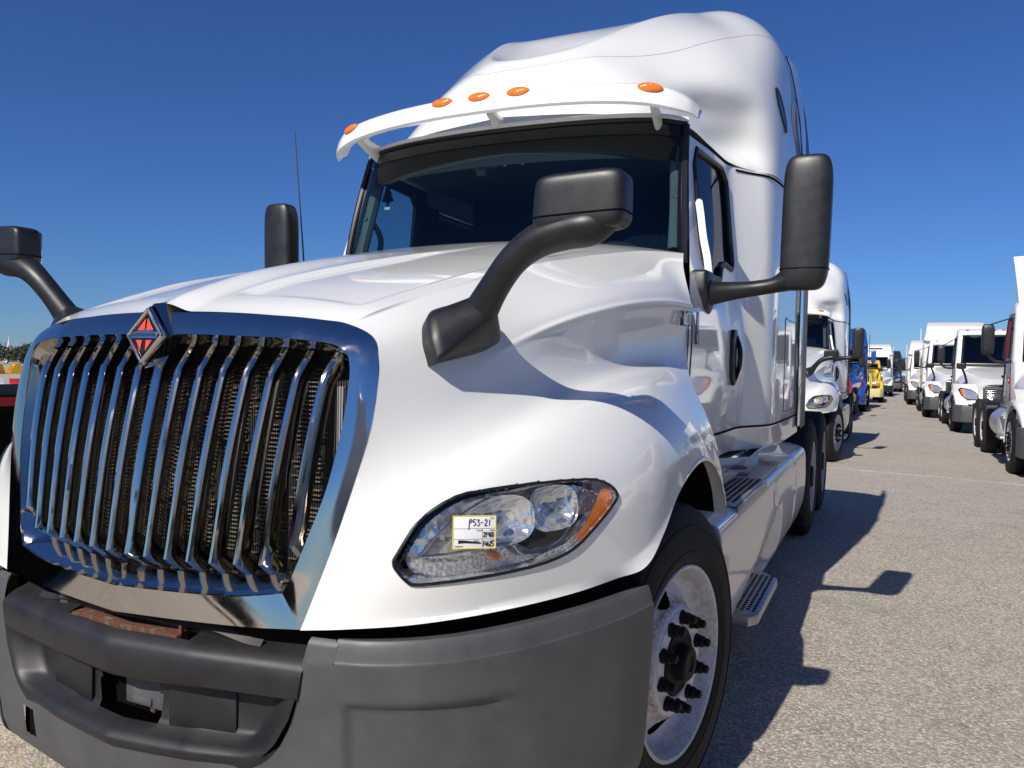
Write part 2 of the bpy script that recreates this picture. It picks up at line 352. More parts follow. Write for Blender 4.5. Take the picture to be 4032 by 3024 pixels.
# ------------------------------------------------------------------ wheels (shared builders); local origin = hub centre on the outer flange plane, +x outwards
def steer_wheel(parent, loc, s, rim_mat='wheel_white', name='front_wheel', nuts=10, simple=False, steer=0.0):
    n = 40 if simple else 160
    rz = 0 if s > 0 else math.pi
    r0 = 0.515; rr, hw = 0.305, 0.135
    prof = [(rr, -0.02), (0.315, 0.0), (0.335, 0.012), (0.352, 0.0135), (0.355, 0.0165), (0.361, 0.0165), (0.364, 0.0142), (0.40, 0.016), (0.436, 0.009), (0.438, 0.0125), (0.445, 0.0105), (0.448, 0.006), (0.455, 0.004), (0.488, -0.012), (0.505, -0.028), (r0, -0.05)]
    for gx in (-0.075, -0.115, -0.155, -0.195):
        prof += [(r0, gx+0.007), (r0-0.013, gx+0.005), (r0-0.013, gx-0.005), (r0, gx-0.007)]
    prof += [(r0, -0.22), (0.505, -0.24), (0.488, -0.256), (0.455, -0.272), (0.40, -0.284), (0.335, -0.28), (rr, -0.25)]
    t = mk(name, lathe(prof, n), 'rubber', parent, 28)
    t.location = loc; t.rotation_euler = (0, 0, rz-steer)
    prof = [(0.302, -0.045), (0.308, -0.02), (0.316, 0.004), (0.312, 0.008), (0.303, 0.004), (0.294, -0.012), (0.288, -0.034), (0.276, -0.052), (0.262, -0.072), (0.25, -0.078)]
    disc = cr([(0.25, -0.078), (0.232, -0.066), (0.212, -0.050), (0.19, -0.030), (0.176, -0.016), (0.168, -0.011)], 30).tolist()
    prof += disc[1:]+[(0.166, -0.0095), (0.165, -0.006), (0.14, -0.005), (0.118, -0.005), (0.112, -0.009), (0.110, -0.05)]
    P = np.array(prof)
    def keep(i, j):
        r = 0.5*(P[i, 0]+P[i+1, 0]); a = (j+0.5)*2*math.pi/n
        if r < 0.17 or r > 0.262: return True
        for b in (R(104), R(258)):
            d = (a-b+math.pi) % (2*math.pi)-math.pi
            if (d*0.218/0.050)**2+((r-0.219)/0.031)**2 < 1: return False
        return True
    rim = mk('rim', lathe(prof, n, hole=None if simple else keep), rim_mat, t, 30)
    mk('brake_drum', lathe([(0.29, -0.10), (0.05, -0.10)], 32), 'deep_black', t)
    hub = [(0.112, -0.012), (0.106, -0.004), (0.09, -0.004), (0.062, -0.002), (0.058, 0.012), (0.055, 0.030), (0.047, 0.036), (0.026, 0.036), (0.024, 0.031), (0.002, 0.031)]
    mk('hub', lathe(hub, 32), 'bolt_black' if rim_mat != 'aluminium' else 'dull_chrome', t, 30)
    nut = lathe([(0.024, -0.006), (0.0235, 0.004), (0.020, 0.008), (0.0195, 0.024), (0.0145, 0.028), (0.0135, 0.043), (0.010, 0.046), (0.0, 0.047)], 10)
    nm = None
    for k in range(nuts):
        a = 2*math.pi*(k+0.35)/nuts
        if nm is None:
            o = mk('lug_nut', nut, 'bolt_black', t, 30); nm = o.data
        else: o = new_obj('lug_nut', nm, None, t)
        o.location = (-0.002, 0.143*math.cos(a), 0.143*math.sin(a))
    return t
def drive_wheel(parent, loc, s, rim_mat='wheel_white', name='drive_wheel', simple=False):
    n = 48 if simple else 96; rz = 0 if s > 0 else math.pi; r0 = 0.52
    prof = [(0.305, 0.0), (0.32, 0.012), (0.40, 0.016), (0.46, 0.004), (0.495, -0.012), (0.512, -0.026), (r0, -0.05), (r0, -0.10), (r0, -0.15), (r0, -0.2), (0.512, -0.235), (0.495, -0.25), (0.46, -0.272), (0.40, -0.284), (0.32, -0.28), (0.305, -0.25)]
    v, f = lathe(prof, n); v = np.array(v)
    for i in range(len(prof)):
        if 4 <= i <= 11:
            for j in range(n):
                k = i*n+j
                dep = 0.016 if ((j+(2 if i in (6, 9) else 0)) % 4) == 0 else (0.012 if i in (7,) and j % 2 else 0)
                rr = math.hypot(v[k, 1], v[k, 2]); v[k, 1:] *= (rr-dep)/rr
    t = mk(name, (v.tolist(), f), 'tread_rubber', parent, 22); t.location = loc; t.rotation_euler = (0, 0, rz)
    prof = [(0.302, -0.02), (0.312, 0.006), (0.303, 0.004), (0.292, -0.02), (0.282, -0.07), (0.262, -0.12), (0.21, -0.135), (0.19, -0.145), (0.165, -0.15), (0.118, -0.15), (0.115, -0.17)]
    mk('rim', lathe(prof, n), rim_mat, t, 30)
    hub = [(0.118, -0.2), (0.115, -0.05), (0.10, -0.03), (0.095, 0.0), (0.085, 0.012), (0.0, 0.014)]
    mk('hub', lathe(hub, 24), 'bolt_black', t, 30)
    nut = lathe([(0.022, -0.15), (0.0175, -0.148), (0.017, -0.12), (0.0, -0.118)], 8); nm = None
    for k in range(10):
        a = 2*math.pi*k/10
        if nm is None: o = mk('lug_nut', nut, 'bolt_black', t, 30); nm = o.data
        else: o = new_obj('lug_nut', nm, None, t)
        o.location = (0, 0.143*math.cos(a), 0.143*math.sin(a))
    return t

# ================================================================== the white truck in front
T = empty('semi_truck')
tag(T, 'white sleeper semi truck with chrome vertical-bar grille and orange diamond emblem', 'truck', 'white conventional sleeper trucks in the left row')

# ---- hood side net: columns front to rear, rows from the top seam down
NET = [
 [(.567,-.278,1.557),(.64,-.276,1.525),(.668,-.29,1.47),(.676,-.305,1.40),(.672,-.325,1.30),(.650,-.348,1.19),(.615,-.375,1.05),(.58,-.40,.93),(.551,-.422,.832)],
 [(.6,-.19,1.598),(.672,-.2,1.545),(.705,-.215,1.48),(.719,-.235,1.40),(.720,-.265,1.3),(.714,-.305,1.19),(.70,-.35,1.05),(.68,-.385,.93),(.66,-.405,.847)],
 [(.635,-.03,1.65),(.708,-.06,1.585),(.75,-.09,1.50),(.772,-.12,1.42),(.785,-.17,1.33),(.79,-.24,1.22),(.787,-.312,1.10),(.793,-.335,.97),(.80,-.325,.857)],
 [(.662,.1,1.69),(.737,.08,1.625),(.78,.06,1.555),(.805,.04,1.49),(.825,.0,1.39),(.862,-.11,1.28),(.888,-.235,1.18),(.915,-.238,1.02),(.93,-.185,.866)],
 [(.685,.25,1.735),(.762,.235,1.675),(.815,.225,1.615),(.845,.22,1.56),(.853,.2,1.46),(.895,.10,1.34),(.955,-.06,1.265),(1.012,-.11,1.10),(1.05,.01,.876)],
 [(.705,.42,1.775),(.79,.41,1.72),(.858,.405,1.67),(.905,.40,1.615),(.895,.38,1.50),(.925,.30,1.39),(1.01,.14,1.325),(1.105,.095,1.15),(1.125,.175,.888)],
 [(.722,.6,1.815),(.815,.595,1.765),(.897,.59,1.715),(.950,.585,1.655),(.930,.57,1.53),(.95,.50,1.42),(1.05,.34,1.365),(1.162,.265,1.18),(1.185,.265,.91)],
 [(.745,.78,1.85),(.838,.78,1.802),(.922,.775,1.75),(.98,.77,1.685),(.958,.75,1.56),(.97,.68,1.44),(1.07,.5,1.39),(1.178,.4,1.22),(1.2,.39,.98)],
 [(.77,.93,1.88),(.862,.93,1.832),(.946,.93,1.775),(1.0,.92,1.70),(.976,.9,1.58),(.985,.82,1.455),(1.08,.64,1.405),(1.185,.54,1.25),(1.205,.53,1.07)],
 [(.797,1.07,1.905),(.886,1.07,1.852),(.966,1.07,1.79),(1.02,1.06,1.713),(.998,1.04,1.59),(1.0,.95,1.465),(1.085,.78,1.41),(1.19,.7,1.26),(1.215,.72,1.145)],
 [(.822,1.2,1.928),(.906,1.19,1.87),(.981,1.18,1.80),(1.035,1.17,1.716),(1.014,1.15,1.6),(1.015,1.06,1.475),(1.085,.92,1.408),(1.19,.86,1.265),(1.22,.9,1.155)],
 [(.85,1.33,1.948),(.926,1.3,1.88),(.991,1.28,1.805),(1.042,1.26,1.716),(1.025,1.24,1.6),(1.025,1.16,1.482),(1.085,1.04,1.406),(1.19,.99,1.25),(1.225,1.05,1.10)],
 [(.885,1.46,1.962),(.951,1.4,1.89),(1.001,1.34,1.81),(1.047,1.31,1.715),(1.032,1.30,1.6),(1.035,1.24,1.482),(1.085,1.14,1.40),(1.19,1.08,1.22),(1.235,1.15,1.0)],
 [(.95,1.6,1.97),(.985,1.45,1.895),(1.02,1.37,1.81),(1.05,1.34,1.713),(1.04,1.33,1.6),(1.05,1.29,1.48),(1.09,1.22,1.39),(1.195,1.16,1.2),(1.24,1.19,.90)],
]
NET = np.array(NET)                       # col,row,3
NR, NC = 130, 190
HS = patch(NET.transpose(1, 0, 2), NR, NC)        # rows,cols,3
def relax(A, nj, ni):
    A = A.copy()
    for _ in range(nj): A[:, 1:-1] += .25*(A[:, :-2]+A[:, 2:]-2*A[:, 1:-1])
    for _ in range(ni): A[1:-1] += .25*(A[:-2]+A[2:]-2*A[1:-1])
    return A
HS[1:-1] = relax(HS, 260, 40)[1:-1]
ii = np.arange(NR)[:, None]; jj = np.arange(NC)[None]/(NC-1)*13
x01 = np.clip((jj-2.6)/2.2, 0, 1); crz = np.exp(-((ii-48.4)/2.0)**2)*x01*x01*(3-2*x01)          # the raised character line along the hood
HS = HS+crz[..., None]*np.array([.0075, 0, .004])
# headlight opening outline on the fender skin (nearest-snapped below)
HL = np.array([(.759,-.354,1.006),(.802,-.327,1.092),(.848,-.298,1.143),(.895,-.255,1.169),(.961,-.184,1.179),(1.019,-.096,1.182),(1.074,.016,1.178),(1.104,.092,1.169),(1.121,.142,1.147),(1.128,.165,1.12),(1.123,.15,1.097),(1.097,.072,1.037),(1.072,.011,.995),(1.04,-.059,.972),(.986,-.146,.96),(.913,-.237,.953),(.85,-.296,.949),(.804,-.326,.948),(.787,-.337,.957),(.763,-.351,.988)])
hs_v, hs_f = grid(HS, flip=False)
BV = BVHTree.FromPolygons([Vector(p) for p in hs_v], hs_f)
def skin(p, off=0.0):
    """slide a point along the view-independent front-left direction onto the fender skin, then lift it"""
    q, nrm, i, d = BV.find_nearest(Vector(p))
    nrm = nrm if nrm.x-nrm.y > 0 else -nrm
    return np.array(q+nrm*off), np.array(nrm)
HL = cr(np.concatenate([HL, HL[:1]]), 97)[:-1]
HLs = np.array([skin(p)[0] for p in HL])
# local frame of the lamp
hc = HLs.mean(0); hx = np.array([1.128, .165, 1.12])-np.array([.759, -.354, 1.006]); hx[2] = .03; hx /= np.linalg.norm(hx); hn = skin(hc)[1]; hz = np.cross(hx, np.array([0, 0, 1.0])); 
hn = hn-hx*hn.dot(hx); hn /= np.linalg.norm(hn); hu = np.cross(hn, hx)
if hu[2] < 0: hu = -hu
def h2(p): d = np.asarray(p)-hc; return np.array([d@hx, d@hu])
HL2 = np.array([h2(p) for p in HLs])
def keep_side(i, j):
    c = (HS[i, j]+HS[i+1, j]+HS[i, j+1]+HS[i+1, j+1])/4
    if abs(c[0]-hc[0]) > .3 or abs(c[2]-hc[2]) > .2 or c[1] > .25: return True
    a = h2(c); return not inpoly(a[0], a[1], HL2)
for s in (1, -1):
    hside = mk('hood_side', side(grid(HS, keep=keep_side), s), 'white_paint', T, 60)
    # inner lip of the wheel arch and lower edge
    edge = HS[-1]; nrm = np.zeros_like(edge); nrm[:, 0] = 1
    A = np.stack([edge, edge-[0.006, 0, -0.006], edge-[0.05, 0, -0.012]])
    mk('arch_lip', side(grid(A), s), 'white_paint', hside, 60)
    A = np.stack([edge[70:]-[0.05, 0, -0.012], edge[70:]-[0.30, 0, -0.02], edge[70:]-[0.62, 0, -0.02]])
    mk('inner_fender', side(grid(A), s), 'deep_black', hside)

# ---- hood top
NV = 14; CEN = np.array([(0,-.338,1.590),(0,-.24,1.636),(0,-.05,1.704),(0,.1,1.748),(0,.25,1.788),(0,.42,1.83),(0,.6,1.872),(0,.78,1.91),(0,.93,1.942),(0,1.07,1.972),(0,1.2,1.998),(0,1.33,2.022),(0,1.46,2.042),(0,1.55,2.052)])
NVV = 150; tt = np.linspace(0, 13, NVV); SE = cr(NET[:, 0], t=tt); CE = cr(CEN, t=tt)
uu = np.linspace(-1, 1, 161); A = np.zeros((NVV, len(uu), 3))
def sst(a, b, x): x = np.clip((x-a)/(b-a), 0, 1); return x*x*(3-2*x)
for j, u in enumerate(uu):
    au = abs(u); A[:, j, 0] = u*SE[:, 0]; A[:, j, 1] = CE[:, 1]+(SE[:, 1]-CE[:, 1])*au**2; A[:, j, 2] = CE[:, 2]+(SE[:, 2]-CE[:, 2])*au**2.3
Xa = np.abs(A[..., 0]); Y = A[..., 1]; XS = SE[:, 0][:, None]
inner = 0.115+0.16*sst(-.2, 1.0, Y); outer = XS-0.055
pocket = sst(0, .035, Xa-inner)*sst(0, .05, outer-Xa)*sst(-.215, -.17, Y-0.03*Xa)*(1-sst(.2, 1.15, Y))
A[..., 2] -= 0.016*pocket
ridge = (1-sst(.0, .10+.05*sst(-.3, .6, Y), Xa))*(1-sst(-.1, .9, Y)); A[..., 2] += 0.022*ridge
ht = mk('hood_top', grid(A, flip=False), 'white_paint', T, 60)
mk('cowl', grid(np.stack([np.array([(x, 1.5+.12*abs(x)**2, 1.985-.05*abs(x)**2) for x in np.linspace(-.93, .93, 24)]), np.array([(x, 1.75, 1.93) for x in np.linspace(-.93, .93, 24)])])), 'black_plastic', T)

# ---- chrome grille surround: outer, crease and inner loops (right half, top centre to bottom centre)
O = [(0,-.338,1.588),(.2,-.333,1.585),(.4,-.314,1.576),(.5,-.294,1.567),(.567,-.279,1.557),(.64,-.277,1.525),(.668,-.291,1.47),(.676,-.306,1.40),(.672,-.326,1.30),(.650,-.349,1.19),(.615,-.376,1.05),(.58,-.401,.93),(.551,-.423,.834)]
Mm = [(0,-.378,1.528),(.2,-.373,1.526),(.4,-.356,1.52),(.49,-.338,1.514),(.555,-.324,1.505),(.590,-.319,1.488),(.604,-.319,1.455),(.606,-.326,1.40),(.600,-.342,1.30),(.578,-.368,1.16),(.537,-.392,1.03),(.512,-.407,.955),(.488,-.416,.908)]
I = [(0,-.305,1.495),(.2,-.30,1.493),(.4,-.285,1.487),(.49,-.27,1.481),(.54,-.262,1.475),(.57,-.258,1.455),(.580,-.262,1.42),(.581,-.27,1.37),(.572,-.285,1.28),(.548,-.31,1.15),(.506,-.335,1.03),(.483,-.35,.972),(.445,-.366,.94)]
Ob = [(.551,-.423,.834),(.4,-.446,.823),(.2,-.470,.816),(0,-.491,.812)]
Mb = [(.488,-.416,.908),(.36,-.4405,.889),(.18,-.468,.882),(0,-.4925,.88)]
Ib = [(.445,-.366,.94),(.33,-.386,.926),(.17,-.41,.918),(0,-.43,.91)]
def loops(a, b, m, n): 
    a, b, m = (cr(np.array(q), n) for q in (a, b, m)); return a, b, m
o1, m1, i1 = loops(O, Mm, I, 90); o2, m2, i2 = loops(Ob, Mb, Ib, 40)
m1[0:90]; 
o_, m_, i_ = np.concatenate([o1, o2[1:]]), np.concatenate([m1, m2[1:]]), np.concatenate([i1, i2[1:]])
def arc_rows(a, b, bulge, n=5):
    rows = []
    bl = (bulge*(1-sst(48, 90, np.arange(len(a)).astype(float))))[:, None]
    for t in np.linspace(0, 1, n): rows.append(a*(1-t)+b*t+np.array([[0, -1, 0]])*bl*math.sin(math.pi*t))
    return rows
rows = [o_+[0, .03, -.004]]+arc_rows(o_, m_, 0.004, 6)
inn = [m_+(i_-m_)*.04+[0, .004, 0]]+[m_+(i_-m_)*t for t in (.3, .65, 1.0)]
G = np.stack(rows+inn+[i_+[0, .05, 0]])
G = np.concatenate([G, (G*[-1, 1, 1])[:, ::-1][:, 1:]], 1)
gs = mk('grille_surround', grid(G, flip=True), 'chrome', T, 28)
# slats
def slat(k):
    a = abs(k)/7.0
    ub = np.array([.0757*k, -.361+.035*a*a, 1.438-.017*a*a]); lb = np.array([.0703*k, -.457+.053*a*a, .956+.021*a*a])
    top = ub+[.0015*k, .043, .062]; bot = lb+[-.001*k, .058, -.043]
    if abs(k) == 7:
        t = .1; lb = lb*(1-t)+ub*t; bot = lb+[-.004*k/7, .05, -.05]
    w = .0155 if k == 0 else .0122; d = .036
    n = 14; path = np.concatenate([np.linspace(top, ub, 4)[:-1], np.linspace(ub, lb, n)[:-1], np.linspace(lb, bot, 4)])
    path[3:3+n-1, 1] -= .008*np.sin(np.linspace(0, math.pi, n-1))
    V, F = [], []; sec = [(-w, d), (-w, .006), (-w*.86, .0), (-w*.5, -.0045), (0, -.0062), (w*.5, -.0045), (w*.86, .0), (w, .006), (w, d)]
    Tn = np.gradient(path, axis=0); Tn /= np.linalg.norm(Tn, axis=1)[:, None]
    for p, t in zip(path, Tn):
        back = np.cross(np.array([1.0, 0, 0]), t); back = back/np.linalg.norm(back); back = back if back[1] > 0 else -back
        for sx, sd in sec: V.append(p+np.array([1, 0, 0])*sx+back*sd)
    m = len(sec)
    for i in range(len(path)-1):
        for j in range(m-1): F.append((i*m+j, i*m+j+1, (i+1)*m+j+1, (i+1)*m+j))
    F += [tuple(range(m))[::-1], tuple(range((len(path)-1)*m, len(path)*m))]
    return V, F
for k in range(-7, 8): mk('slat', slat(k), 'chrome', gs, 25)
# ---- radiator behind the grille
rad = mk('radiator', box((0, -.19, 1.2), (1.12, .06, .62), .01), 'radiator_core', T)
fins = []
for i in range(44):
    z = .935+i*.0118
    for (xa, xb) in ((-.46, -.30), (-.29, -.17), (-.16, -.06), (-.05, .075), (.085, .2), (.21, .33), (.34, .47)):
        if random.random() < .92: fins.append(box(((xa+xb)/2, -.226, z+random.uniform(-.001, .001)), ((xb-xa)*random.uniform(.55, 1), .008, .0028)))
fo = mk('cooling_fins', join(*fins), 'radiator_fin', rad, 0); fo['kind'] = 'stuff'
scr = [box((x, -.247, 1.19), (.0012, .0012, .56)) for x in np.arange(-.54, .545, .008)]
so_ = mk('bug_screen', join(*scr), 'deep_black', rad, 0); so_['kind'] = 'stuff'
mk('air_duct', box((0, -.06, 1.18), (1.16, .2, .62), .02), 'deep_black', T)
for s, a, b in ((1, .505, .545), (-1, .40, .47)):
    mk('grey_shroud', side(box(((a+b)/2, -.235, 1.17), (b-a, .012, .46), .004), s), 'far_grey', rad)

# ---- diamond emblem
ec = np.array([0, -.398, 1.522]); EM = frame_at(ec, (1, 0, 0), (0, .16, 1))        # local x right, y up, z out towards -Y
if EM[1, 2] > 0: EM[:3, 2] *= -1; EM[:3, 0] *= -1
hw, hh = .0735, .082
def dia(sc): return [(0, hh*sc), (hw*sc, 0), (0, -hh*sc), (-hw*sc, 0)]
def demb(sc, z0, z1, bev=.002): return xf(prism(dia(sc), z0, z1, 'z', bev), EM)
em = mk('diamond_emblem', demb(1.0, -.02, .004, .004), 'chrome', T, 30)
mk('emblem_plate', demb(.74, .0035, .0052, .0008), 'black_gloss', em, 30)
rim = []
for a, b in zip(dia(.86), dia(.86)[1:]+dia(.86)[:1]):
    rim.append(tube([(*a, .005), (*b, .005)], .0058, 8))
mk('emblem_rim', xf(join(*rim), EM), 'chrome', em)
def tri(pts, z0=.005, z1=.0068): return xf(prism(pts, z0, z1, 'z', .0004), EM)
def dpt(x, y): return (x*hw, y*hh)
mk('orange_facet', tri([dpt(-.05, .55), dpt(-.03, .17), dpt(-.40, .17)]), 'orange_enamel', em, 20)
mk('orange_facet', tri([dpt(.05, .56), dpt(.40, .17), dpt(.05, .17)]), 'orange_enamel', em, 20)
mk('orange_facet', tri([dpt(-.40, -.16), dpt(-.10, -.16), dpt(-.13, -.5)]), 'orange_enamel', em, 20)
mk('orange_facet', tri([dpt(.40, -.16), dpt(.10, -.16), dpt(.13, -.5)]), 'orange_enamel', em, 20)
mk('name_band', tri([dpt(-.66, -.10), dpt(.66, -.10), dpt(.66, .09), dpt(.0, .20), dpt(-.66, .09)], .005, .0085), 'dull_chrome', em, 20)
text('name_lettering', 'INTERNATIONAL', .0125, 'ink', em, EM@np.array([[1, 0, 0, 0], [0, 1, 0, .0005], [0, 0, 1, .0087], [0, 0, 0, 1]]), .0004, sx=.93)
# body of the emblem running back into the hood ridge
fin = []
for f_, y0, z0 in ((1.06, -.39, 1.522), (1.04, -.35, 1.53), (.96, -.315, 1.542), (.80, -.27, 1.555), (.55, -.2, 1.575)):
    fin.append([(x*f_, y0+.16*(y*f_), z0+y*f_) for x, y in [(0, hh), (hw*.55, hh*.45), (hw, 0), (hw*.5, -hh*.5), (0, -hh), (-hw*.5, -hh*.5), (-hw, 0), (-hw*.55, hh*.45)]])
mk('emblem_body', grid(np.array(fin), closed=True), 'chrome', em, 30)

# ---- headlamps
FILL = {}
def headlamp(s):
    def pt(a, b, off):          # lamp plane coordinates -> skin point lifted by off
        p = hc+hx*a+hu*b; q, n = skin(p); return q+hn*0+n*off
    H = mk('headlight', side(join(*[tube(np.array([skin(p, .002)[0] for p in np.concatenate([HLs, HLs[:1]])])[[i, i+1]], .0042, 6) for i in range(len(HLs))]), s), 'gasket', T, 60)
    inner2 = HL2*.955
    def fill(poly2, off, nx=90, ny=52):
        key = (round(float(poly2.sum()), 6), off, nx, ny)
        if key in FILL: return FILL[key]
        lo, hi = poly2.min(0), poly2.max(0); xs = np.linspace(lo[0], hi[0], nx); ys = np.linspace(lo[1], hi[1], ny)
        A = np.array([[pt(x, y, off) for x in xs] for y in ys])
        def kp(i, j): return inpoly((xs[j]+xs[j+1])/2, (ys[i]+ys[i+1])/2, poly2)
        FILL[key] = grid(A, keep=kp); return FILL[key]
    mk('lens', side(fill(HL2*1.0, .0), s), 'clear_lens', H, 60)
    # dark bowl: side wall from the rim back, then floor
    rim = np.array([skin(p)[0] for p in HLs]); ring = np.concatenate([rim, rim[:1]])
    bn = hn; A = np.stack([ring, ring+(hc-ring)*.03-bn*.03, ring+(hc-ring)*.10-bn*.075])
    mk('lamp_wall', side(grid(A), s), 'lamp_reflector', H, 60)
    mk('lamp_floor', side(fill(HL2*.97, -.07, 150, 90), s), 'lamp_reflector', H, 60)
    def P2(px, py): return np.array([px, py])
    lo, hi = HL2.min(0), HL2.max(0); w, h = hi-lo
    def uv(u, v): return np.array([lo[0]+u*w, lo[1]+v*h])
    # two reflector bowls
    def bowl(cu, cv, ru, rv, dep):
        rows = []
        for t in np.linspace(0.12, 1, 12):
            row = []
            for a in np.linspace(0, 2*math.pi, 49):
                c, sn = math.cos(a), math.sin(a); e = 1.0/max(abs(c)**3+abs(sn)**3, 1e-6)**(1/3)
                q = uv(cu, cv)+np.array([ru*w*t*c*e, rv*h*t*sn*e]); row.append(pt(q[0], q[1], 0)-hn*(.012+dep*(1-t*t)))
            rows.append(row)
        return grid(np.array(rows))
    mk('reflector_bowl', side(bowl(.40, .60, .155, .27, .05), s), 'lamp_reflector', H, 60)
    mk('reflector_bowl', side(bowl(.66, .66, .12, .26, .05), s), 'lamp_reflector', H, 60)
    for cu, cv in ((.40, .62), (.66, .66)):
        q = pt(*uv(cu, cv), -.045); mk('bulb', side(mv(xf(lathe([(.0, .028), (.010, .026), (.012, .018), (.009, 0), (.009, -.03)], 14), frame_at((0, 0, 0), hn, hu)), q), s), 'clear_lens', H)
        mk('bulb_shade', side(mv(xf(lathe([(.0, .036), (.012, .034), (.014, .026)], 14), frame_at((0, 0, 0), hn, hu)), q), s), 'dull_chrome', H)
    # lower black fairing of the main lamp
    pol = np.array([uv(.50, .36), uv(.86, .50), uv(.78, .30), uv(.70, .20), uv(.56, .17), uv(.49, .30)])
    mk('lamp_shroud', side(fill(pol, -.04, 80, 50), s), 'black_plastic', H, 60)
    # chrome bezel line
    bz = [uv(.08, .30), uv(.17, .55), uv(.28, .76), uv(.42, .90), uv(.6, .95), uv(.84, .955), uv(.80, .74), uv(.76, .50), uv(.70, .29), uv(.60, .20), uv(.50, .19), uv(.43, .34), uv(.2, .30), uv(.08, .30)]
    mk('bezel', side(tube(np.array([pt(q[0], q[1], -.018) for q in cr(np.array(bz), 90)]), .0035, 6), s), 'chrome', H)
    # fluted turn signal
    pol = np.array([uv(.03, .22), uv(.10, .28), uv(.42, .31), uv(.48, .16), uv(.60, .12), uv(.55, .06), uv(.18, .025), uv(.11, .06)])
    mk('turn_signal', side(fill(pol, -.03, 120, 60), s), 'fluted_reflector', H, 60)
    q = pt(*uv(.38, .22), -.02); mk('turn_bulb', side(mv(xf(lathe([(.0, .02), (.011, .015), (.012, -.01)], 14), frame_at((0, 0, 0), hn, hu)), q), s), 'amber_lens', H)
    for i in range(20):
        u = .07+i*.019; a, b = pt(*uv(u, .05+max(0, .10-u)*.6), -.012), pt(*uv(u+.012, .27), -.012)
        mk('flute', side(tube([a, b], .0022, 5), s), 'clear_lens', H)
    # reflex strip
    pol = np.array([uv(.55, .055), uv(.72, .13), uv(.86, .36), uv(.955, .74), uv(.93, .79), uv(.84, .42), uv(.70, .20), uv(.55, .115)])
    mk('reflex_strip', side(fill(pol, -.012, 120, 70), s), 'fluted_reflector', H, 60)
    # amber side reflector
    pol = [uv(.77, .155), uv(.86, .26), uv(.955, .52), uv(.987, .70), uv(.965, .82), uv(.915, .80), uv(.865, .60), uv(.775, .29)]
    mk('amber_reflector', side(fill(np.array(pol), -.006, 140, 110), s), 'amber_lens', H, 60)
    return H, pt, uv
for s in (1, -1):
    Hd, hpt, huv = headlamp(s)
    if s > 0: HR = Hd
# auction tag stuck on the lamp lens
def hpix(u, v, off): return hpt(*huv(u, v), off)
tc_, tn_ = skin(hpix(.29, .53, 0)); tn_ = np.array(tn_)
tz = -np.cross(np.cross(np.array([0, 0, 1.0]), tn_), tn_); tz = np.array([0, 0, 1.0])-tn_*tn_[2]; tz /= np.linalg.norm(tz); tx = np.cross(tz, tn_)
tx = tx*math.cos(R(-2))+tz*math.sin(R(-2)); TM = frame_at(tc_+tn_*.012, tx, tz)
if np.dot(TM[:3, 2], tn_) < 0: TM[:3, 2] *= -1
TM[:3, :3] *= 1.17
tw, th = .0895, .064
lot = mk('lot_sticker', xf(box((0, 0, 0), (tw, th, .0012), .0005), TM), 'tag_white', T); lot['label'] = 'white lot tag with handwriting stuck on the headlight'
mk('tag_border', xf(join(box((0, th/2, .0008), (tw, .0022, .0006)), box((0, -th/2, .0008), (tw, .0022, .0006)), box((tw/2, 0, .0009), (.0022, th+.0022, .0006)), box((-tw/2, 0, .0009), (.0022, th+.0022, .0006))), TM), 'tag_yellow', lot)
mk('tag_rule', xf(join(box((0, .007, .0008), (tw, .0009, .0004)), box((.0165, -.0125, .0009), (.0009, .039, .0004)), box((0, -.014, .0008), (tw, .0009, .0004))), TM), 'print_grey', lot)
def tt_(s_, x, y, size, mat='ink', sx=1.0, rot=0, bold=0):
    Mx = TM@np.array(Matrix.Translation((x, y, .0012)))@rotm('Z', rot); o = text('tag_writing', s_, size, mat, lot, Mx, .0003, sx=sx)
    return o
def stroke(x, y, sc, strokes, r=.00085):
    for st in strokes:
        P = cr(np.array([(x+a*sc, y+b*sc, .0012) for a, b in st]), max(6, 6*len(st))); mk('pen_stroke', xf(tube(P, r, 5), TM), 'ink', lot)
GL = {'P': [[(0, -.6), (.05, .3), (.1, 1)], [(.02, .8), (.35, 1.05), (.45, .7), (.08, .45)]], '5': [[(.5, 1), (.1, .95), (.05, .6), (.4, .55), (.45, .2), (.1, 0)]],
      '3': [[(.05, .95), (.4, .95), (.2, .6), (.5, .35), (.3, 0), (0, .1)]], '-': [[(.0, .5), (.4, .52)]], '2': [[(.0, .8), (.25, 1), (.4, .75), (.0, 0)], [(0, 0), (.5, .02)]],
      '1': [[(.2, 1), (.15, 0)]], '4': [[(.1, 1), (.05, .5), (.45, .5)], [(.42, 1), (.38, 0)]], '6': [[(.4, 1), (.05, .4), (.25, 0), (.45, .3), (.1, .4)]], '0': [[(.25, 1), (.05, .5), (.25, 0), (.45, .5), (.25, 1)]],
      'F': [[(.05, 1), (.05, 0)], [(.05, .98), (.5, 1)], [(.05, .5), (.4, .52)]], 'e': [[(.05, .4), (.4, .45), (.2, .75), (.05, .35), (.4, .1)]], 'b': [[(.1, 1.1), (.05, 0)], [(.05, .1), (.4, .1), (.35, .5), (.05, .45)]]}
def hand(sx_, x, y, sc, adv=.62):
    for ch in sx_: stroke(x, y, sc, GL[ch]); x += sc*adv
hand('P53-21', -.012, .0125, .0125, .66); hand('21460', .0185, -.010, .0098, .46); hand('Feb25', .0185, -.0285, .0095, .46)
for s_, x, y in (('Lot #', .010, .0035), ('Notes', .038, .0035), ('Date', .039, -.0170), ('Fluids', .004, -.0172), ('Rephoto', -.032, -.0275), ('Tag', .037, .0275)): tt_(s_, x, y, .0048, 'print_grey')
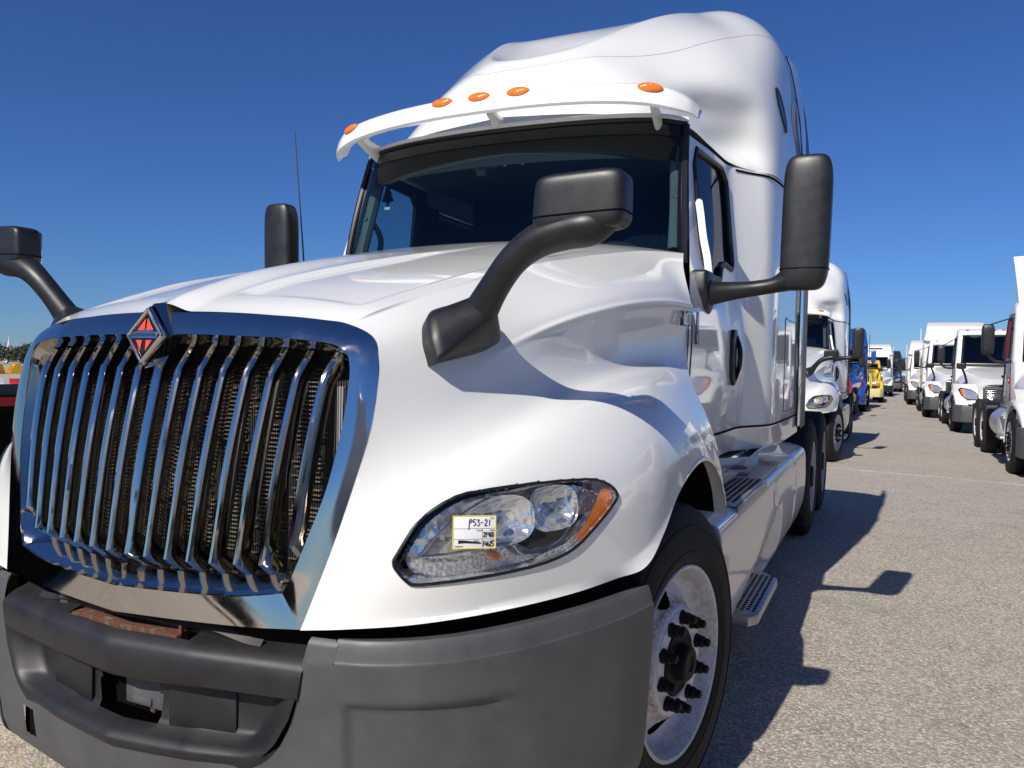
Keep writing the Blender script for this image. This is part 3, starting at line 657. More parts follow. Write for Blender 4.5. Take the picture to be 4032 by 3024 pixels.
mk('ink_redaction', xf(prism([(-.033, -.0155), (-.018, -.0165), (.0135, -.0205), (.014, -.0235), (-.02, -.0215), (-.034, -.0222)], .0007, .0014, 'z'), TM), 'ink', lot)

# ---- bumper
def plan(x):
    xs = [0, .25, .5, .72, .9, 1.03, 1.13, 1.19]; ys = [-.51, -.481, -.435, -.392, -.29, -.13, .05, .2]
    return xs, ys
BP = np.array([(.64, -.41), (.72, -.392), (.82, -.345), (.91, -.275), (.99, -.185), (1.06, -.075), (1.12, .04), (1.165, .15), (1.195, .27), (1.2, .30)])
pl_ = cr(BP, 80); tz_ = np.interp(pl_[:, 0], [.64, .9, 1.05, 1.2], [.812, .822, .832, .845])
def brow(inset, z):
    nrm = np.gradient(pl_, axis=0); nrm = np.stack([nrm[:, 1], -nrm[:, 0]], 1); nrm /= np.linalg.norm(nrm, axis=1)[:, None]
    p = pl_-nrm*inset; return np.stack([p[:, 0], p[:, 1], z], 1)
zr = tz_-.048
q = np.linspace(0, 1, 80)
zs = [.66, .58, .5, .42, .35, .31]
rows = [brow(.10, tz_-.01), brow(.035, tz_+.002), brow(.018, tz_), brow(.004, zr+.006), brow(0, zr-.01)]
for z, ins in zip(zs, (.004, .008, .012, .018, .028, .045)): rows.append(brow(ins, np.full(80, z)))
rows.append(brow(.08, np.full(80, .29)))
C_ = cr(np.array(rows), 110)
zz = C_[..., 2]; ss = np.linspace(0, 1, 80)[None]*np.ones((110, 1))
recs = sst(.02, .06, ss)*(1-sst(.40, .52, ss+.25*(zz-.6)))*(1-sst(.655, .675, zz-.02*ss))
nrm = np.gradient(pl_, axis=0); nrm = np.stack([nrm[:, 1], -nrm[:, 0], 0*nrm[:, 0]], 1); nrm /= np.linalg.norm(nrm, axis=1)[:, None]
C_ = C_-nrm[None]*(.016*recs)[..., None]
# the centre section: below and beside the black insert
def yplan(x): return np.interp(np.abs(x), [0, .25, .5, .64], [-.51, -.481, -.435, -.41])
zb_x = [0, .2, .40, .455, .495, .520, .540, .552, .560, .566]; zb_z = [.482, .490, .503, .515, .545, .59, .65, .71, .765, .815]
xh = np.concatenate([np.linspace(0, .40, 28), np.linspace(.41, .566, 44), np.linspace(.575, .64, 8)]); xc = np.concatenate([-xh[::-1], xh[1:]])
def bzoff(z): return np.interp(z, [.29, .31, .36, .42, .46, .5, .58, .66, .755, .768, .81, .815], [.08, .045, .028, .02, .016, .012, .008, .004, 0, .004, .014, .03])
C0 = []
for x in xc:
    zt_ = float(np.interp(abs(x), zb_x, zb_z)) if abs(x) < .566 else .813
    zc = np.linspace(0, 1, 60)**1.0*(.29-zt_)+zt_
    C0.append([(x, float(yplan(x))+float(bzoff(z)), z) for z in zc])
C0 = np.array(C0).transpose(1, 0, 2)
def kc2(i, j):
    c = (C0[i, j]+C0[i+1, j+1])/2; return not (abs(abs(c[0])-.44) < .032 and abs(c[2]-.405) < .042)
BU = mk('bumper', grid(C0, keep=kc2, flip=True), 'grey_plastic', T, 60)
for s in (1, -1):
    mk('bumper_corner', side(grid(C_), s), 'grey_plastic', BU, 60)
    g0 = C_[:, 0]; mk('bumper_gap', side(grid(np.stack([g0+[-.003, .0, 0], g0+[.0, .03, 0]])), s), 'deep_black', BU)
    gend = C_[:, -1]; mk('bumper_end', side(grid(np.stack([gend, gend+[-.03, .006, 0], gend+[-.10, .0, 0]])), s), 'grey_plastic', BU, 60)
    # dark gap strip between hood and bumper
    e = HS[-1][:96]; mk('hood_gap', side(grid(np.stack([e+[-.02, .03, .005], e+[-.03, .045, -.03], brow(.045, tz_-.02)[np.linspace(0, 79, 96).astype(int)]])), s), 'deep_black', BU)
for s in (1, -1): mk('tow_hole', box((s*.44, -.36, .405), (.10, .09, .12)), 'deep_black', BU)
# black centre insert
prof = [(.16, .79), (.10, .782), (.035, .764), (.012, .752), (0, .735), (.0, .70), (.002, .668), (.016, .652), (.05, .645), (.062, .635), (.064, .60), (.064, .54), (.055, .525), (.02, .512), (.004, .50), (.0, .49), (.006, .476), (.02, .47)]
def hwz(z): return float(np.interp(z, [.47, .49, .505, .52, .55, .60, .65, .71, .765, .8], [.40, .44, .46, .475, .500, .525, .541, .553, .561, .562]))
IN = []
for u in np.concatenate([np.linspace(-1, -.75, 26)[:-1], np.linspace(-.75, .75, 70), np.linspace(.75, 1, 26)[1:]]):
    t = float(sst(.80, 1.0, np.array(abs(u)))); col = []
    for d, z in prof:
        x = u*(hwz(z)+.004); dd = d*(1-t) if z < .66 else d; zz = z+(.0 if z > .66 else .02*abs(u)**2)
        col.append((x, float(yplan(x))-.005+dd, zz))
    IN.append(col)
IN = np.array(IN).transpose(1, 0, 2)
def kin(i, j):
    c = (IN[i, j]+IN[i+1, j+1])/2
    if abs(c[0]) < .23 and i < 2: return False
    return not (abs(c[0]-.0) < .115 and 8 <= i <= 11)
ins = mk('bumper_insert', grid(IN, keep=kin), 'insert_plastic', BU, 50)
mk('tow_opening', box((0, -.385, .59), (.26, .02, .14)), 'deep_black', ins)
mk('tow_bracket', join(box((.03, -.415, .585), (.145, .012, .085), .01), box((.025, -.42, .56), (.07, .012, .02), .003)), 'bracket_grey', ins)
mk('rusty_stub', box((.05, -.405, .537), (.018, .015, .02), .003), 'rusty_steel', ins)
for s in (1, -1):
    c = np.array([s*.245, -.4245, .585]); Mx = frame_at(c, (1, s*.165, 0), (0, 0, 1))
    mk('step_pad', xf(box((0, 0, 0), (.20, .115, .008), .0035, 2), Mx), 'insert_plastic', ins)
# rusty cross member and plastic ledge in the gap over the bumper
mk('cross_member', join(box((-.01, -.425, .758), (.40, .07, .026), .004), box((.185, -.44, .775), (.01, .012, .03), .002)), 'rusty_steel', T)
mk('hook_bracket', join(box((-.20, -.39, .785), (.012, .012, .04), .002), box((-.225, -.395, .79), (.05, .01, .012), .002)), 'bracket_grey', T)
mk('clip_bracket', box((-.30, -.41, .79), (.035, .02, .05), .004), 'bracket_grey', T)
led = np.array([[(x, -.43+.09*abs(x)**1.3+d, .80+z-.02*sst(.25, .4, abs(x))) for x in np.linspace(-.42, .42, 50)] for d, z in ((.0, .002), (-.012, -.012), (.0, -.03), (.08, -.034))])
mk('grille_ledge', grid(led), 'insert_plastic', T, 50)
mk('front_closure', box((0, -.24, .62), (1.5, .05, .50)), 'deep_black', T)
# ---- cab and sleeper side wall
RZ = [1.02, 1.14, 1.16, 1.4, 1.7, 2.0, 2.3, 2.56]
tailp = [(1.2, 3.1), (1.205, 3.6), (1.205, 4.1)]
ROWS = [
 [(1.0,1.33),(1.01,1.7),(1.015,2.1),(1.02,2.42),(1.05,2.52),(1.11,2.64),(1.165,2.77)],
 [(1.03,1.33),(1.04,1.7),(1.05,2.1),(1.055,2.42),(1.085,2.52),(1.14,2.64),(1.185,2.77)],
 [(1.032,1.33),(1.042,1.7),(1.052,2.1),(1.058,2.42),(1.088,2.52),(1.143,2.64),(1.187,2.77)],
 [(1.04,1.33),(1.052,1.7),(1.062,2.1),(1.068,2.42),(1.095,2.52),(1.146,2.64),(1.188,2.77)],
 [(1.045,1.33),(1.055,1.7),(1.062,2.1),(1.066,2.42),(1.09,2.52),(1.142,2.64),(1.187,2.77)],
 [(.962,1.66),(.985,1.86),(1.003,2.15),(1.018,2.42),(1.05,2.52),(1.12,2.64),(1.18,2.77)],
 [(.93,1.755),(.948,1.91),(.972,2.15),(.992,2.42),(1.03,2.52),(1.105,2.64),(1.175,2.77)],
 [(.905,1.835),(.918,1.96),(.942,2.15),(.966,2.42),(1.0,2.52),(1.075,2.64),(1.16,2.77)],
]
CT = np.array([[(x, y, z) for x, y in r+tailp] for r, z in zip(ROWS, RZ)])
CS = patch(CT, 110, 150); CS[1:-1] = relax(CS, 40, 30)[1:-1]
WIN = [(1.86,2.42),(1.93,2.515),(2.34,2.515),(2.405,2.46),(2.415,2.02),(2.38,1.985),(2.24,2.0),(2.14,1.96),(2.07,1.90),(1.81,1.895),(1.80,1.95)]
def kwin(i, j):
    c = (CS[i, j]+CS[i+1, j+1])/2; return not inpoly(c[1], c[2], WIN)
BC = BVHTree.FromPolygons([Vector(p) for p in grid(CS)[0]], grid(CS)[1])
def cskin(y, z, off=0.0):
    h = BC.ray_cast(Vector((3, y, z)), Vector((-1, 0, 0)))[0]
    if h is None: h = BC.find_nearest(Vector((1.0, y, z)))[0]
    return np.array(h)+[off, 0, 0]
for s in (1, -1):
    cb = mk('cab_side', side(grid(CS, keep=kwin), s), 'white_paint', T, 60)
    IN_ = CS-[.045, 0, 0]; ni = 112
    mk('door_trim', side(grid(IN_[40:, :ni], keep=lambda i, j: kwin(i+40, j), flip=True), s), 'interior_dark', cb, 60)
    wp = np.array([cskin(y, z, -.004) for y, z in WIN]); ring = np.concatenate([wp, wp[:1]])
    mk('window_seal', side(join(*[tube(ring[[i, i+1]], .016, 8) for i in range(len(wp))]), s), 'gasket', cb)
    ys = np.linspace(1.79, 2.43, 30); zs_ = np.linspace(1.885, 2.525, 30)
    A = np.array([[cskin(y, z, -.012) for y in ys] for z in zs_])
    mk('door_window', side(grid(A, keep=lambda i, j: inpoly((ys[j]+ys[j+1])/2, (zs_[i]+zs_[i+1])/2, WIN)), s), 'window_glass', cb, 60)
    # door handle
    hp = [(2.17, 1.66), (2.25, 1.665), (2.31, 1.60), (2.32, 1.50), (2.28, 1.40), (2.21, 1.375), (2.155, 1.42), (2.135, 1.52), (2.145, 1.61)]
    mk('door_handle', side(prism([(y-.0, z) for y, z in hp], 1.058, 1.083, 'x', .01, 3), s), 'black_plastic', cb, 50)
    mk('grip_bar', side(tube(cr(np.array([(1.076, 2.25, 1.63), (1.098, 2.245, 1.56), (1.098, 2.24, 1.48), (1.076, 2.235, 1.41)]), 14), .012, 8), s), 'black_gloss', cb)
    # seam under the doors, hood/door cut, sleeper hatch outlines
    sm = np.array([cskin(y, 1.15, .001) for y in np.linspace(1.40, 4.09, 60)]); mk('sill_seam', side(tube(sm, .006, 6), s), 'deep_black', cb)
    dc = np.array([cskin(1.36, z, .0) for z in np.linspace(1.17, 1.72, 20)]); mk('door_seam', side(tube(dc, .004, 6), s), 'deep_black', cb)
    for (ya, yb, za, zb) in ((3.25, 3.85, 1.2, 1.78),):
        pts = [(ya, za), (yb, za), (yb, zb), (ya, zb), (ya, za)]
        mk('hatch_seam', side(tube(np.array([cskin(y, z, .0015) for y, z in cr(np.array([np.array(pts[i])*(1-t)+np.array(pts[i+1])*t for i in range(4) for t in np.linspace(0, 1, 6)[:-1]]+[np.array(pts[0])]), 60)]), .002, 5), s), 'bracket_grey', cb)
    # mirror-base blade in front of the window
    bl = np.array([(.966, 1.80, 2.245), (.985, 1.765, 2.17), (1.005, 1.74, 2.06), (1.03, 1.715, 1.96), (1.045, 1.70, 1.86)])
    mk('window_deflector', side(tube(cr(bl, 24), [(.005, .008)]+[(.006, .017)]*22+[(.005, .014)], 10, flat=(1, 0, 0)), s), 'white_paint', cb)
    # closing wall under the cab
    bot = CS[0]; mk('cab_underside', side(grid(np.stack([bot, bot*[0.6, 1, 1]+[0, 0, .03], bot*[0, 1, 1]])), s), 'far_grey', cb)

# LT badge on the driver side of the hood
text('model_badge', 'LT', .075, 'chrome', T, frame_at((1.057, 1.235, 1.655), (.12, 1, 0), (0, 0, 1)), .006, sx=1.45)
text('badge_outline', 'LT', .086, 'ink', T, frame_at((1.054, 1.235, 1.655), (.12, 1, 0), (0, 0, 1)), .004, sx=1.42)
bpl = mk('serial_plate', xf(box((0, 0, 0), (.045, .135, .003), .001), frame_at((1.056, 1.43, 1.63), (0, 1, 0), (0, 0, 1))), 'black_gloss', T)

# ---- windshield
WT = cr(np.array([(-.896,1.822,2.600),(-.75,1.72,2.605),(-.45,1.63,2.602),(0,1.585,2.598),(.45,1.63,2.602),(.75,1.72,2.605),(.896,1.822,2.600)]), 70)
WB = cr(np.array([(-.945,1.66,1.93),(-.75,1.55,1.95),(-.45,1.45,1.965),(0,1.40,1.98),(.45,1.45,1.965),(.75,1.55,1.95),(.945,1.66,1.93)]), 70)
WG = np.array([WB*(1-t)+WT*t+np.array([0, -.02, 0])*math.sin(math.pi*t) for t in np.linspace(0, 1, 30)])
ws = mk('windshield', grid(WG), 'windshield_glass', T, 60)
def band(t0, t1, j0, j1, off=(0, -.004, .002)):
    k0, k1 = int(t0*29), int(t1*29); return grid(WG[k0:k1+1, j0:j1+1]+np.array(off))
mk('frit_band', band(.91, 1, 0, 69), 'black_gloss', ws, 60)
for a, b in ((0, 2), (67, 69)): mk('frit_band', band(0, 1, a, b), 'black_gloss', ws, 60)
for e in (WG[:, 0], WG[:, -1]): mk('windshield_seal', tube(e+[0, -.003, 0], .017, 8), 'gasket', ws)
mk('windshield_seal', tube(WT+[0, -.004, .006], .012, 8), 'gasket', ws)
vs = mk('sun_shade', grid(np.stack([WG[28]+[0, .035, 0], WG[25]+[0, .05, -.01], WG[22]+[0, .055, -.012]])), 'interior_dark', T)
mk('dash_camera', join(box((-.09, 1.68, 2.485), (.15, .05, .055), .008), box((-.10, 1.66, 2.44), (.05, .03, .05), .006)), 'interior_grey', T)
for x in (.06, .155): mk('toll_sticker', xf(box((0, 0, 0), (.018, .045, .001)), frame_at((x, 1.605, 2.455), (1, 0, 0), (.2, .28, 1))), 'tag_white', T)

# ---- roof fairing: columns front centre round the side to the rear, rows from base to crown
RF = [
 [(0,1.60,2.615),(.5,1.65,2.618),(.80,1.765,2.615),(.90,1.86,2.60),(.94,2.15,2.585),(.985,2.47,2.57),(1.09,2.66,2.56),(1.175,2.80,2.56),(1.2,3.2,2.56),(1.205,4.1,2.56)],
 [(0,1.66,2.68),(.5,1.72,2.68),(.75,1.86,2.67),(.80,2.05,2.66),(.84,2.25,2.67),(.875,2.50,2.69),(.985,2.68,2.70),(1.16,2.80,2.70),(1.195,3.2,2.72),(1.2,4.1,2.72)],
 [(0,1.73,2.80),(.42,1.77,2.80),(.66,1.92,2.80),(.74,2.1,2.81),(.80,2.34,2.83),(.90,2.51,2.84),(1.02,2.66,2.86),(1.14,2.80,2.88),(1.185,3.2,2.92),(1.19,4.1,2.92)],
 [(0,1.83,2.96),(.36,1.86,2.96),(.56,1.99,2.96),(.68,2.15,2.98),(.82,2.32,3.00),(.94,2.48,3.03),(1.04,2.66,3.06),(1.11,2.88,3.10),(1.15,3.25,3.18),(1.155,4.1,3.20)],
 [(0,1.92,3.06),(.26,1.95,3.08),(.44,2.12,3.14),(.58,2.32,3.22),(.72,2.55,3.31),(.83,2.75,3.38),(.92,2.95,3.44),(1.03,3.2,3.52),(1.095,3.5,3.56),(1.105,4.1,3.56)],
 [(0,1.96,3.095),(.22,2.0,3.125),(.37,2.2,3.245),(.47,2.5,3.415),(.55,2.75,3.54),(.61,3.0,3.645),(.68,3.2,3.71),(.80,3.4,3.795),(.90,3.6,3.80),(.92,4.1,3.79)],
 [(0,1.98,3.095),(.19,2.03,3.125),(.33,2.24,3.255),(.43,2.54,3.43),(.49,2.8,3.565),(.53,3.05,3.68),(.56,3.28,3.77),(.58,3.5,3.86),(.6,3.7,3.885),(.6,4.1,3.87)],
 [(0,2.03,3.06),(.12,2.12,3.085),(.22,2.32,3.19),(.28,2.6,3.36),(.32,2.85,3.52),(.35,3.1,3.69),(.37,3.32,3.80),(.39,3.54,3.875),(.4,3.74,3.90),(.4,4.1,3.89)],
 [(0,2.06,3.05),(0,2.2,3.09),(0,2.4,3.18),(0,2.66,3.345),(0,2.9,3.54),(0,3.13,3.69),(0,3.35,3.81),(0,3.56,3.885),(0,3.76,3.91),(0,4.1,3.90)],
]
RFS = patch(np.array(RF), 110, 150); RFS[1:-1] = relax(RFS, 50, 8)[1:-1]
full = np.concatenate([(RFS*[-1, 1, 1])[:, ::-1], RFS[:, 1:]], 1)
rf = mk('roof_fairing', grid(full, flip=True), 'white_paint', T, 60)
BR = BVHTree.FromPolygons([Vector(p) for p in grid(RFS)[0]], grid(RFS)[1])
# black seam between roof cap and sleeper, rear wall
for s in (1, -1):
    sm = CS[108, 66:]+[.002, 0, 0]; mk('roof_seam', side(tube(sm, .006, 6), s), 'deep_black', rf)
    wpoly = [(3.0, 3.07), (3.03, 3.13), (3.09, 3.12), (3.15, 3.05), (3.19, 2.95), (3.16, 2.90), (3.08, 2.95), (3.01, 3.02)]
    ys_, zs2 = np.linspace(2.98, 3.21, 24), np.linspace(2.88, 3.15, 24)
    def rsk(y, z, off):
        h = BR.ray_cast(Vector((3, y, z)), Vector((-1, 0, 0))); return np.array(h[0])+np.array([off, 0, off*.3])
    A = np.array([[rsk(y, z, .006) for y in ys_] for z in zs2])
    mk('sleeper_window', side(grid(A, keep=lambda i, j: inpoly((ys_[j]+ys_[j+1])/2, (zs2[i]+zs2[i+1])/2, wpoly)), s), 'dark_glass', rf, 60)
    wr = np.array([rsk(y, z, .004) for y, z in cr(np.array(wpoly+wpoly[:1]), 40)]); mk('sleeper_window_seal', side(tube(wr, .006, 6), s), 'gasket', rf)
    # side extender with rubber trailing edge, following the tumblehome of the roof
    def exx(z): return float(np.interp(z, [1.0, 2.6, 2.9, 3.2, 3.45, 3.56, 3.62], [1.214, 1.214, 1.208, 1.185, 1.15, 1.125, 1.10]))
    ez = np.concatenate([np.linspace(1.06, 3.3, 20), np.linspace(3.35, 3.70, 12)])
    def etop(z): return .0 if z < 3.45 else .05*((z-3.45)/.25)**2
    ez = np.concatenate([np.linspace(1.06, 3.2, 20), np.linspace(3.25, 3.66, 14)])
    def exz(z): return float(np.interp(z, [1.0, 2.6, 2.9, 3.2, 3.45, 3.58, 3.66], [1.214, 1.214, 1.206, 1.178, 1.135, 1.105, 1.075]))
    EX = np.array([[(exz(z)+.045*t*max(0, z-2.9)/.76-.02*t*t, 3.95+(.53-(.10*((z-3.5)/.16)**2 if z > 3.5 else 0))*t, z+.07*t*max(0, z-3.0)/.66) for t in np.linspace(0, 1, 10)] for z in ez])
    e_ = mk('side_extender', side(grid(EX), s), 'white_paint', T, 60)
    mk('extender_seam', side(tube(EX[:, 0]+[.004, -.004, 0], .004, 5), s), 'deep_black', e_)
    zr_ = np.linspace(1.02, 3.58, 24); rb_ = lambda y, dx: [(exz(z)+.04*max(0, z-2.9)/.76-.022+dx, y, z) for z in zr_]
    mk('extender_rubber', side(grid(np.array([rb_(4.46, 0), rb_(4.84, .0), rb_(4.84, -.03), rb_(4.46, -.03)])), s), 'black_plastic', e_)
mk('rear_wall', prism([(-1.18, 1.0), (1.18, 1.0), (1.18, 2.7), (1.12, 3.2), (1.0, 3.5), (.8, 3.7), (-.8, 3.7), (-1.0, 3.5), (-1.12, 3.2), (-1.18, 2.7)], 4.05, 4.08, 'y'), 'white_paint', T)
for sx in (1, -1):
    pts = cr(np.array([(.0, 1.88, 3.0), (.25, 1.92, 3.01), (.50, 2.10, 3.06), (.68, 2.35, 3.16), (.80, 2.62, 3.29), (.88, 2.85, 3.39), (.94, 3.05, 3.46), (1.01, 3.3, 3.52), (1.04, 3.6, 3.57), (1.05, 4.05, 3.57)]), 70)
    q = [BR.find_nearest(Vector(p)) for p in pts]; mk('mould_line', side(tube(np.array([np.array(a[0]) for a in q]), .0014, 5), sx), 'far_grey', rf)
mk('antenna', tube([(-1.34, 1.8, 1.86), (-1.362, 1.8, 2.12), (-1.435, 1.8, 2.826)], [.006, .0045, .0025], 6), 'black_plastic', T)

# ---- sun visor with marker lamps
VP = cr(np.array([(0,1.434,2.702),(.25,1.438,2.700),(.5,1.458,2.692),(.72,1.495,2.676),(.86,1.54,2.655),(.95,1.595,2.625),(.99,1.65,2.595)]), 60)
VP = np.concatenate([(VP*[-1, 1, 1])[::-1], VP[1:]])
sec = [(-.010, -.060), (-.022, -.050), (-.022, -.030), (-.010, .012), (.004, .034), (.03, .046), (.09, .058), (.16, .066), (.165, .056), (.10, .02), (.05, -.022), (.02, -.052)]
AV = []
for i, p in enumerate(VP):
    k = 1.0 if abs(p[0]) < .86 else 1-.55*((abs(p[0])-.86)/.13)**2
    AV.append([(p[0], p[1]+a*k, p[2]+b*k) for a, b in sec])
AV = np.array(AV); vv, ff = grid(AV, closed=True); n_ = len(sec); ff += [tuple(range(n_)), tuple(range((len(VP)-1)*n_, len(VP)*n_))[::-1]]
vis = mk('sun_visor', (vv, ff), 'white_paint', T, 38)
for x in (-.80, -.2, 0, .2, .80):
    i = int(np.argmin(np.abs(VP[:, 0]-x))); p = VP[i]; tdir = VP[min(i+1, len(VP)-1)]-VP[max(i-1, 0)]
    Mx = frame_at(p+np.array([0, -.004, .022]), tdir, (0, .5, .8))
    if Mx[1, 2] > 0: Mx[:3, 2] *= -1
    dome = []
    for t in np.linspace(0, 1, 6):
        dome.append([(.058*math.cos(a)*math.cos(t*1.5), .025*math.sin(a)*math.cos(t*1.5), .019*math.sin(t*1.5)) for a in np.linspace(0, 2*math.pi, 24, endpoint=False)])
    mk('marker_lamp', xf(grid(np.array(dome), closed=True), Mx), 'amber_lens', vis)
for x in (-.80, 0.02, .80):
    y0 = float(np.interp(abs(x), VP[60:, 0], VP[60:, 1])) if 0 else (1.434+.11*abs(x)**2); mk('visor_bracket', tube([(x, y0+.08, 2.69-.03*abs(x)), (x*.99, y0+.14, 2.655-.03*abs(x)), (x*.98, y0+.24, 2.63-.03*abs(x))], [(.045, .018), (.04, .016), (.055, .02)], 10, flat=(1, 0, 0)), 'white_paint', vis)
mk('header_rail', tube(WT+[0, .012, .022], .022, 8), 'white_paint', T)

# ---- mirrors
def super_box(cx, cy, cz, sx, sy, sz, e=4.0, nu=28, nv=20, fn=None):
    A = []
    def sp(c, k): return math.copysign(abs(c)**(2.0/k), c)
    for v in np.linspace(-math.pi/2, math.pi/2, nv):
        A.append([(cx+sx*sp(math.cos(v), e)*sp(math.cos(u), e), cy+sy*sp(math.cos(v), e)*sp(math.sin(u), e), cz+sz*sp(math.sin(v), e)) for u in np.linspace(0, 2*math.pi, nu, endpoint=False)])
    v, f = grid(np.array(A), closed=True)
    return (warp((v, f), fn) if fn else (v, f))
for s in (1, -1):
    # hood mirror
    def hmw(x, y, z):
        t = (x-.987)/.226; return (x+.12*(z-1.86)*max(0, .5-t), y+.015*t, z+.010*(t-.3))
    hm = mk('hood_mirror', side(super_box(1.100, -.075, 1.855, .113, .052, .070, 6, 56, 34, hmw), s), 'black_plastic', T, 70)
    ap = cr(np.array([(.80,-.045,1.578),(.862,-.065,1.66),(.925,-.08,1.728),(.99,-.08,1.770),(1.06,-.075,1.790),(1.13,-.07,1.80),(1.203,-.06,1.822)]), 46)
    ar = cr(np.array([(.050,.040),(.040,.036),(.039,.037),(.042,.044),(.045,.050),(.044,.050),(.010,.018)]), 46)
    mk('mirror_arm', side(tube(ap, ar, 24, flat=(0, 1, 0)), s), 'black_plastic', hm, 70)
    bp_pts = [(.690,-.150,1.440),(.684,-.148,1.505),(.686,-.105,1.575),(.745,-.01,1.628),(.80,.055,1.605),(.805,.065,1.55),(.79,.03,1.500)]
    o_r = cr(np.array(bp_pts+bp_pts[:1]), 49)[:-1]; base = np.array([skin(q, -.01)[0] for q in o_r]); cen = base.mean(0)
    lift = np.array([skin(q, .032)[0] for q in o_r])
    tv, _ = tube(ap, ar, 48, flat=(0, 1, 0)); ring0 = np.array(tv[48*3:48*4])
    k0 = int(np.argmin([np.abs(np.roll(ring0, -k, 0)-lift).sum() for k in range(48)])); rA = np.roll(ring0, -k0, 0)
    rB = ring0[::-1]; k1 = int(np.argmin([np.abs(np.roll(rB, -k, 0)-lift).sum() for k in range(48)])); rB = np.roll(rB, -k1, 0)
    ringT = rA if np.abs(rA-lift).sum() < np.abs(rB-lift).sum() else rB
    rows = [base, lift*.5+base*.5, lift, lift+(cen+np.array([.035, -.02, .015])-lift)*.06+np.array([.012, -.010, .004])]
    for t in (.25, .45, .65, .85, 1.0): e = t*t*(3-2*t); rows.append(rows[3]*(1-e)+ringT*e)
    mk('mirror_foot', side(grid(np.array(rows), closed=True), s), 'black_plastic', hm, 70)
    mk('mirror_glass', side(box((1.10, -.02, 1.855), (.18, .006, .11), .003), s), 'chrome', hm)
    sq = np.array([(1.100+.1135*math.copysign(abs(math.cos(a))**(1/3), math.cos(a)), -.075+.0525*math.copysign(abs(math.sin(a))**(1/3), math.sin(a)), 1.822) for a in np.linspace(0, 2*math.pi, 60)])
    mk('shell_seam', side(tube(np.array([hmw(*q) for q in sq]), .0022, 5, False), s), 'deep_black', hm)
    # door mirror
    def dmw(x, y, z):
        k = max(0, (1.93-z)/.13); return (x+.020*(z-2.1)-.02*k*k*.4, y+.016*((x-1.44)/.1)**2, z+.03*k*k*max(0, (1.40-x)/.06)*0)
    dm = mk('door_mirror', side(super_box(1.448, 1.70, 2.09, .098, .054, .285, 6, 56, 44, dmw), s), 'black_plastic', T, 70)
    sq = np.array([(1.448+.0985*math.copysign(abs(math.cos(a))**(1/3), math.cos(a)), 1.70+.0545*math.copysign(abs(math.sin(a))**(1/3), math.sin(a)), 1.895) for a in np.linspace(0, 2*math.pi, 60)])
    mk('shell_seam', side(tube(np.array([dmw(*q) for q in sq]), .0022, 5, False), s), 'deep_black', dm)
    arm = cr(np.array([(1.03,1.665,1.80),(1.08,1.67,1.80),(1.16,1.685,1.808),(1.25,1.70,1.818),(1.33,1.705,1.832),(1.40,1.71,1.862)]), 40)
    rr_ = cr(np.array([(.075,.075),(.052,.052),(.040,.040),(.034,.036),(.036,.042),(.06,.06)]), 40)
    mk('mirror_arm', side(tube(arm, rr_, 18, flat=(0, 1, 0)), s), 'black_plastic', dm, 70)
    ft = prism([(1.575, 1.895), (1.73, 1.90), (1.76, 1.85), (1.74, 1.74), (1.68, 1.70), (1.60, 1.72), (1.565, 1.80)], .985, 1.062, 'x', .018, 3)
    mk('mirror_foot', side(ft, s), 'black_plastic', dm, 50)
    mk('mirror_glass', side(box((1.448, 1.757, 2.10), (.155, .006, .44), .003), s), 'chrome', dm)

# ---- cab interior
mk('dashboard', prism([(1.42, 1.2), (1.42, 1.955), (1.62, 1.965), (1.78, 1.93), (1.9, 1.75), (1.9, 1.2)], -.9, .9, 'x', .03), 'interior_dark', T)
mk('cab_floor', box((0, 2.7, 1.12), (1.98, 2.7, .04)), 'interior_dark', T)
mk('headliner', box((0, 2.9, 2.575), (1.72, 2.2, .02)), 'headliner', T)
mk('sleeper_curtain', box((0, 3.5, 1.9), (2.28, .03, 1.6)), 'interior_dark', T)
for s in (1, -1):
    mk('sleeper_lining', side(box((1.11, 3.15, 1.82), (.02, .7, 1.3)), s), 'interior_dark', T)
    st = mk('seat', side(join(box((.52, 2.30, 1.50), (.52, .52, .14), .05, 3), box((.52, 2.55, 1.80), (.50, .14, .62), .06, 3, None)), s), 'seat_fabric', T, 50)
    mk('headrest', side(box((.53, 2.50, 2.115), (.27, .11, .20), .045, 3), s), 'seat_fabric', st, 50)
    gh = cr(np.array([(.875,1.74,2.26),(.855,1.80,2.235),(.85,1.86,2.16),(.858,1.84,2.06),(.875,1.76,1.98)]), 24)
    mk('grab_handle', side(tube(gh, .016, 8), s), 'interior_grey', T)
    pil = np.array([(.885,1.70,2.0),(.875,1.76,2.2),(.85,1.84,2.5)]); mk('pillar_trim', side(tube(cr(pil, 12), .035, 8), s), 'interior_grey', T)
sw = np.array([(.52+.22*math.cos(a), 1.98-.10*math.sin(a)*.6, 1.93+.2*math.sin(a)*.75) for a in np.linspace(0, 2*math.pi, 40)]); mk('steering_wheel', tube(sw, .016, 8, False), 'black_plastic', T)
